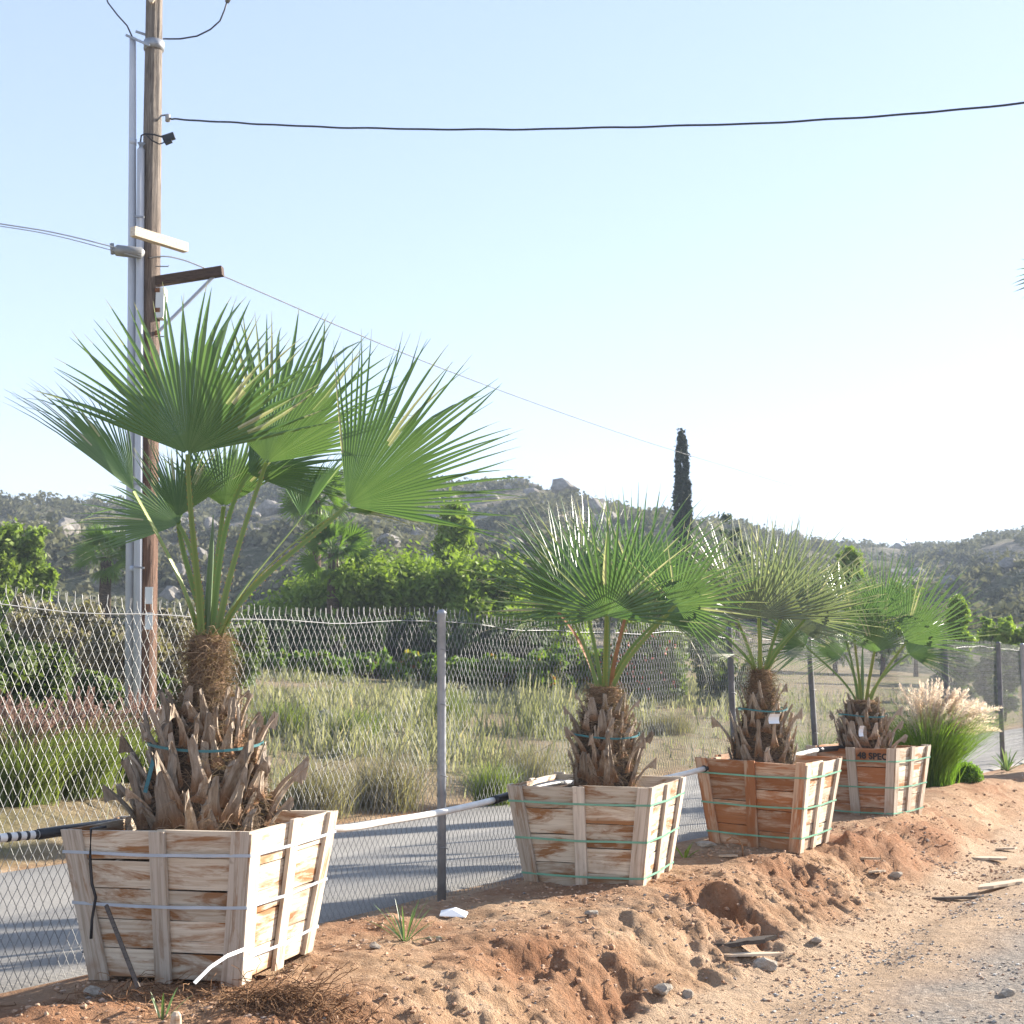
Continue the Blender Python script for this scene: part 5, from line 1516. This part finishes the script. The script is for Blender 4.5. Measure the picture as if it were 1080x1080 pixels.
# broken strap ends on the nearest box
mb = MB(); pts = [at(258, 1001, 5.83), at(240, 1008, 5.74), at(222, 1020, 5.66), at(205, 1037, 5.58)]
for a, b in zip(pts, pts[1:]): mb.beam(a, b, .014, .002, (0, -1, 0.2))
o = mb.build('loose_strap', M['strap_white']); tag(o, 'loose white strap end curling down from the nearest box corner', 'strap')
mb = MB(); ptb = [at(112, 872, 6.12), at(96, 874, 6.08), at(95, 905, 6.09), at(97, 932, 6.10), at(101, 946, 6.09), at(97, 970, 6.1), at(96, 990, 6.1)]
mb.tube(ptb, .007, 6); o = mb.build('drip_hose', M['black_poly'], None, None, True); tag(o, 'thin black drip hose hanging over the left corner of the nearest box', 'hose')
mb = MB(); mb.beam(at(112, 955, 6.02), at(146, 1042, 5.72), .016, .01, (0, -1, 0)); o = mb.build('loose_lath', M['dark_wood']); tag(o, 'thin dark lath leaning against the left face of the nearest box', 'lath')

# roots and clods under the nearest box
rs = np.random.default_rng(33)
def roots(cpx, cpy, Y, n, spread, hgt, label, L=(.08, .3)):
    c0 = at(cpx, cpy, Y); k = 7
    P0_ = np.stack([c0.x + rs.normal(0, spread, n), c0.y + rs.normal(0, spread * .6, n), np.zeros(n)], -1)
    P0_[:, 2] = H(P0_[:, 0], P0_[:, 1]) + rs.uniform(0, hgt, n)
    dirs = rs.normal(size=(n, 3)) * [1, .8, .35] + [.45, -.35, -.25]; dirs /= np.linalg.norm(dirs, axis=1, keepdims=True)
    Ls = rs.uniform(*L, n)
    PT = np.zeros((n, k, 3)); cur = P0_.copy()
    for i in range(k):
        PT[:, i] = cur
        dirs = dirs + rs.normal(size=(n, 3)) * .35 + [0, 0, -.10]; dirs /= np.linalg.norm(dirs, axis=1, keepdims=True)
        cur = cur + dirs * (Ls / k)[:, None]
        hh_ = H(cur[:, 0], cur[:, 1]); cur[:, 2] = np.maximum(cur[:, 2], hh_ + .002)
    V, F = wires(PT, .0017, 3)
    tint = np.tile(np.repeat(rs.uniform(0, 1, n), k - 1), 3)
    o = link('root_tangle', mesh_np('root_tangle', V, F, False, {'tint': tint}), M['root']); return tag(o, label, 'roots', None, 'stuff')
roots(300, 1030, 5.75, 600, .14, .05, 'tangle of reddish roots spilling from under the nearest box')
roots(175, 1040, 5.85, 260, .24, .05, 'dark roots dangling below the front of the nearest box', (.05, .16))

# pebbles and clods (nobody could count them)
def pebbles(n, tlo, thi, qlo, qhi, smin, smax, tint, seed, name, label, pw=2.2):
    rs = np.random.default_rng(seed)
    t_ = rs.uniform(tlo, thi, n); q_ = rs.uniform(qlo, qhi, n)
    x_, y_ = xy(t_, q_); u_ = np.abs(x_ / np.maximum(y_, .1)); k = (y_ > 4.6) & (u_ < .42)
    x_, y_, t_, q_ = x_[k], y_[k], t_[k], q_[k]; n = len(x_)
    cl = noise(x_ * 1.3, y_ * 1.3, 44); k = rs.random(n) < np.clip(.5 + cl * 1.1, .05, 1)
    x_, y_ = x_[k], y_[k]; n = len(x_)
    z_ = H(x_, y_)
    s = smin + (smax - smin) * rs.random(n) ** (pw * 2)
    ico = np.array([[0, 0, 1], [.89, 0, .45], [.28, .85, .45], [-.72, .53, .45], [-.72, -.53, .45], [.28, -.85, .45], [.5, .6, -.5], [-.5, .6, -.5], [-.5, -.6, -.5], [.5, -.6, -.5]])
    fc = np.array([[0, 1, 2], [0, 2, 3], [0, 3, 4], [0, 4, 5], [0, 5, 1], [1, 6, 2], [2, 6, 7], [2, 7, 3], [3, 7, 8], [3, 8, 4], [4, 8, 9], [4, 9, 5], [5, 9, 1], [1, 9, 6]])
    V = ico[None] * (1 + rs.uniform(-.3, .3, (n, 10, 1))) * np.stack([s * rs.uniform(.8, 1.5, n), s * rs.uniform(.8, 1.3, n), s * rs.uniform(.45, .9, n)], -1)[:, None, :]
    a = rs.uniform(0, 6.28, n); ca, sa = np.cos(a)[:, None], np.sin(a)[:, None]
    V = np.stack([V[..., 0] * ca - V[..., 1] * sa, V[..., 0] * sa + V[..., 1] * ca, V[..., 2]], -1)
    V += np.stack([x_, y_, z_ + s * .15], -1)[:, None, :]
    F = (fc[None] + (np.arange(n) * 10)[:, None, None]).reshape(-1, 3)
    T = np.repeat(np.clip(tint[0] + rs.normal(0, tint[1], n), 0, 1), len(fc))
    o = link(name, mesh_np(name, V.reshape(-1, 3), F, False, {'tint': T}), M['pebble']); print(name, n); return tag(o, label, 'stones', None, 'stuff')
pebbles(26000, -4.5, 7, .05, 2.4, .002, .014, (.30, .12), 1, 'dirt_clods', 'small reddish clods and pebbles strewn over the dirt bank')
pebbles(3000, -3.5, 12, .7, 2.1, .004, .022, (.26, .10), 4, 'soil_lumps', 'larger crumbled soil lumps on the face of the dirt bank')
pebbles(42000, -4, 6, 2.3, 5.2, .003, .013, (.66, .20), 2, 'gravel', 'loose grey gravel on the lane at lower right')
pebbles(5000, 4, 16, 1.0, 6, .006, .022, (.5, .25), 3, 'far_gravel', 'scattered gravel farther along the lane')

# ------------------------------------------------------------------ hillside scrub and boulders
rs = np.random.default_rng(200)
n = 16000
az = rs.uniform(R_(-27), R_(27), n)
e_, Rr = ridge(az)
f = rs.random(n) ** .75
r_ = 80 + (Rr - 80) * f * 1.02
x_, y_ = r_ * np.sin(az), r_ * np.cos(az)
dens = fbm(x_ / 16., y_ / 16., 3, 210)
k = rs.random(n) < np.clip(.35 + 1.2 * dens, .04, 1)
x_, y_, r_ = x_[k], y_[k], r_[k]; n = len(x_)
z_ = H(x_, y_, False)
sz = rs.uniform(.5, 1.5, n) * (.75 + .5 * np.clip(r_ / 200, 0, 1.3))
V, F, T = leaf_cloud(np.stack([x_, y_, z_ + sz * .35], -1), np.stack([sz, sz, sz * .75], -1), 36, .44, .5, 1.6, rs, .5)
T = np.clip(T + .25 * np.repeat(noise(x_ / 25., y_ / 25., 5), 36), 0, 1)
o = link('chaparral', mesh_np('chaparral', V, F, False, {'tint': T}), M['chap']); tag(o, 'dense low chaparral scrub covering the hillsides', 'scrub', None, 'stuff')
print('chaparral', n)
def hill_point(px, py):
    d = ray(px, py); d = d / math.hypot(d.x, d.y)
    s = np.arange(75, 420, .5); x_ = d.x * s; y_ = d.y * s; zr = CAM_H + d.z * s
    g_ = zr - H(x_, y_, False); hit = np.where(g_ < 0)[0]
    i = hit[0] if len(hit) else int(np.argmin(g_))
    return Vector((x_[i], y_[i], float(H(x_[i:i + 1], y_[i:i + 1], False)[0]))), s[i]
def boulder(px, py, wpx, hpx, label, seed):
    p, s = hill_point(px, py + hpx * .45)
    w = wpx / FPX * s / 2; h = hpx / FPX * s / 2
    o = link('boulder', rock_mesh(seed, 3, .22), M['granite']); o.location = (p.x, p.y, p.z + h * .75); o.scale = (w, w * .9, h * 1.15); o.rotation_euler = (0, 0, seed)
    return tag(o, label, 'boulder', 'granite boulders on the hills')
boulder(48, 557, 17, 12, 'rounded grey boulder on the left hill above the pale tree', 1)
boulder(78, 557, 12, 9, 'smaller boulder right of the rounded grey one on the left hill', 2)
boulder(95, 564, 14, 12, 'dull boulder low on the left hill left of the utility pole', 3)
boulder(594, 514, 34, 20, 'big square granite knob on the skyline above the second palm', 4)
boulder(627, 533, 30, 20, 'granite boulder stepping down right of the square skyline knob', 5)
boulder(637, 556, 26, 24, 'tall granite slab below the skyline boulders', 6)
boulder(560, 520, 18, 12, 'granite outcrop left of the square skyline knob', 7)
boulder(190, 606, 22, 26, 'pale slanting boulder behind the stalks of the biggest palm', 8)
boulder(222, 553, 14, 16, 'pale upright boulder between the stalks of the biggest palm', 9)
boulder(270, 562, 14, 10, 'pale boulder on the slope right of the biggest palm stalks', 10)
boulder(995, 583, 16, 10, 'grey boulder on the right hill skyline', 11)
boulder(1042, 592, 12, 10, 'pale boulder near the right edge of the right hill', 12)
boulder(440, 565, 20, 14, 'granite boulder on the slope left of the tallest pine', 13)
boulder(520, 545, 18, 14, 'granite boulder on the slope right of the tallest pine', 14)
boulder(400, 555, 14, 10, 'small granite boulder on the slope above the pines', 15)
n = 750
az = rs.uniform(R_(-26), R_(26), n); e_, Rr = ridge(az); f = rs.random(n) ** .6; r_ = 95 + (Rr - 95) * f
x_, y_ = r_ * np.sin(az), r_ * np.cos(az); z_ = H(x_, y_, False)
kk = noise(x_ / 30., y_ / 30., 77) > -.05
x_, y_, z_ = x_[kk], y_[kk], z_[kk]; n = len(x_)
rm = [rock_mesh(300 + i, 2, .3) for i in range(5)]
Vs = []; Fs = []; n0 = 0
for i in range(n):
    me = rm[i % 5]; v = np.array([tuple(q.co) for q in me.vertices]); fcs = np.array([tuple(q.vertices) for q in me.polygons])
    a = rs.uniform(0, 6.28); s = .3 + 1.3 * rs.random() ** 2.2 ; v = v * [s * 1.2, s, s * .8]
    v = np.stack([v[:, 0] * math.cos(a) - v[:, 1] * math.sin(a), v[:, 0] * math.sin(a) + v[:, 1] * math.cos(a), v[:, 2]], -1) + [x_[i], y_[i], z_[i] + .45 * s]
    Vs.append(v); Fs.append(fcs + n0); n0 += len(v)
o = link('hillside_rocks', mesh_np('hillside_rocks', np.concatenate(Vs), np.concatenate(Fs)), M['granite']); tag(o, 'scattered small granite rocks among the hillside scrub', 'rocks', None, 'stuff')
for me in rm: bpy.data.meshes.remove(me)
# ------------------------------------------------------------------ haze
hb = MB(); hb.box((-480, -490, -4), (480, 480, 75))
ho = hb.build('haze', None); hm = bpy.data.materials.new('haze'); hm.use_nodes = True
hn = hm.node_tree; hn.nodes.clear(); ho_ = hn.nodes.new('ShaderNodeOutputMaterial'); pv = hn.nodes.new('ShaderNodeVolumePrincipled')
pv.inputs['Color'].default_value = (.74, .85, 1, 1); pv.inputs['Density'].default_value = .00065; pv.inputs['Anisotropy'].default_value = .0
hn.links.new(pv.outputs[0], ho_.inputs['Volume']); ho.data.materials.append(hm); tag(ho, 'thin pale blue haze over the far hills', 'haze', None, 'stuff')
print('triangles', sum(len(o.data.loops) - 2 * len(o.data.polygons) for o in scene.objects if o.type == 'MESH'))
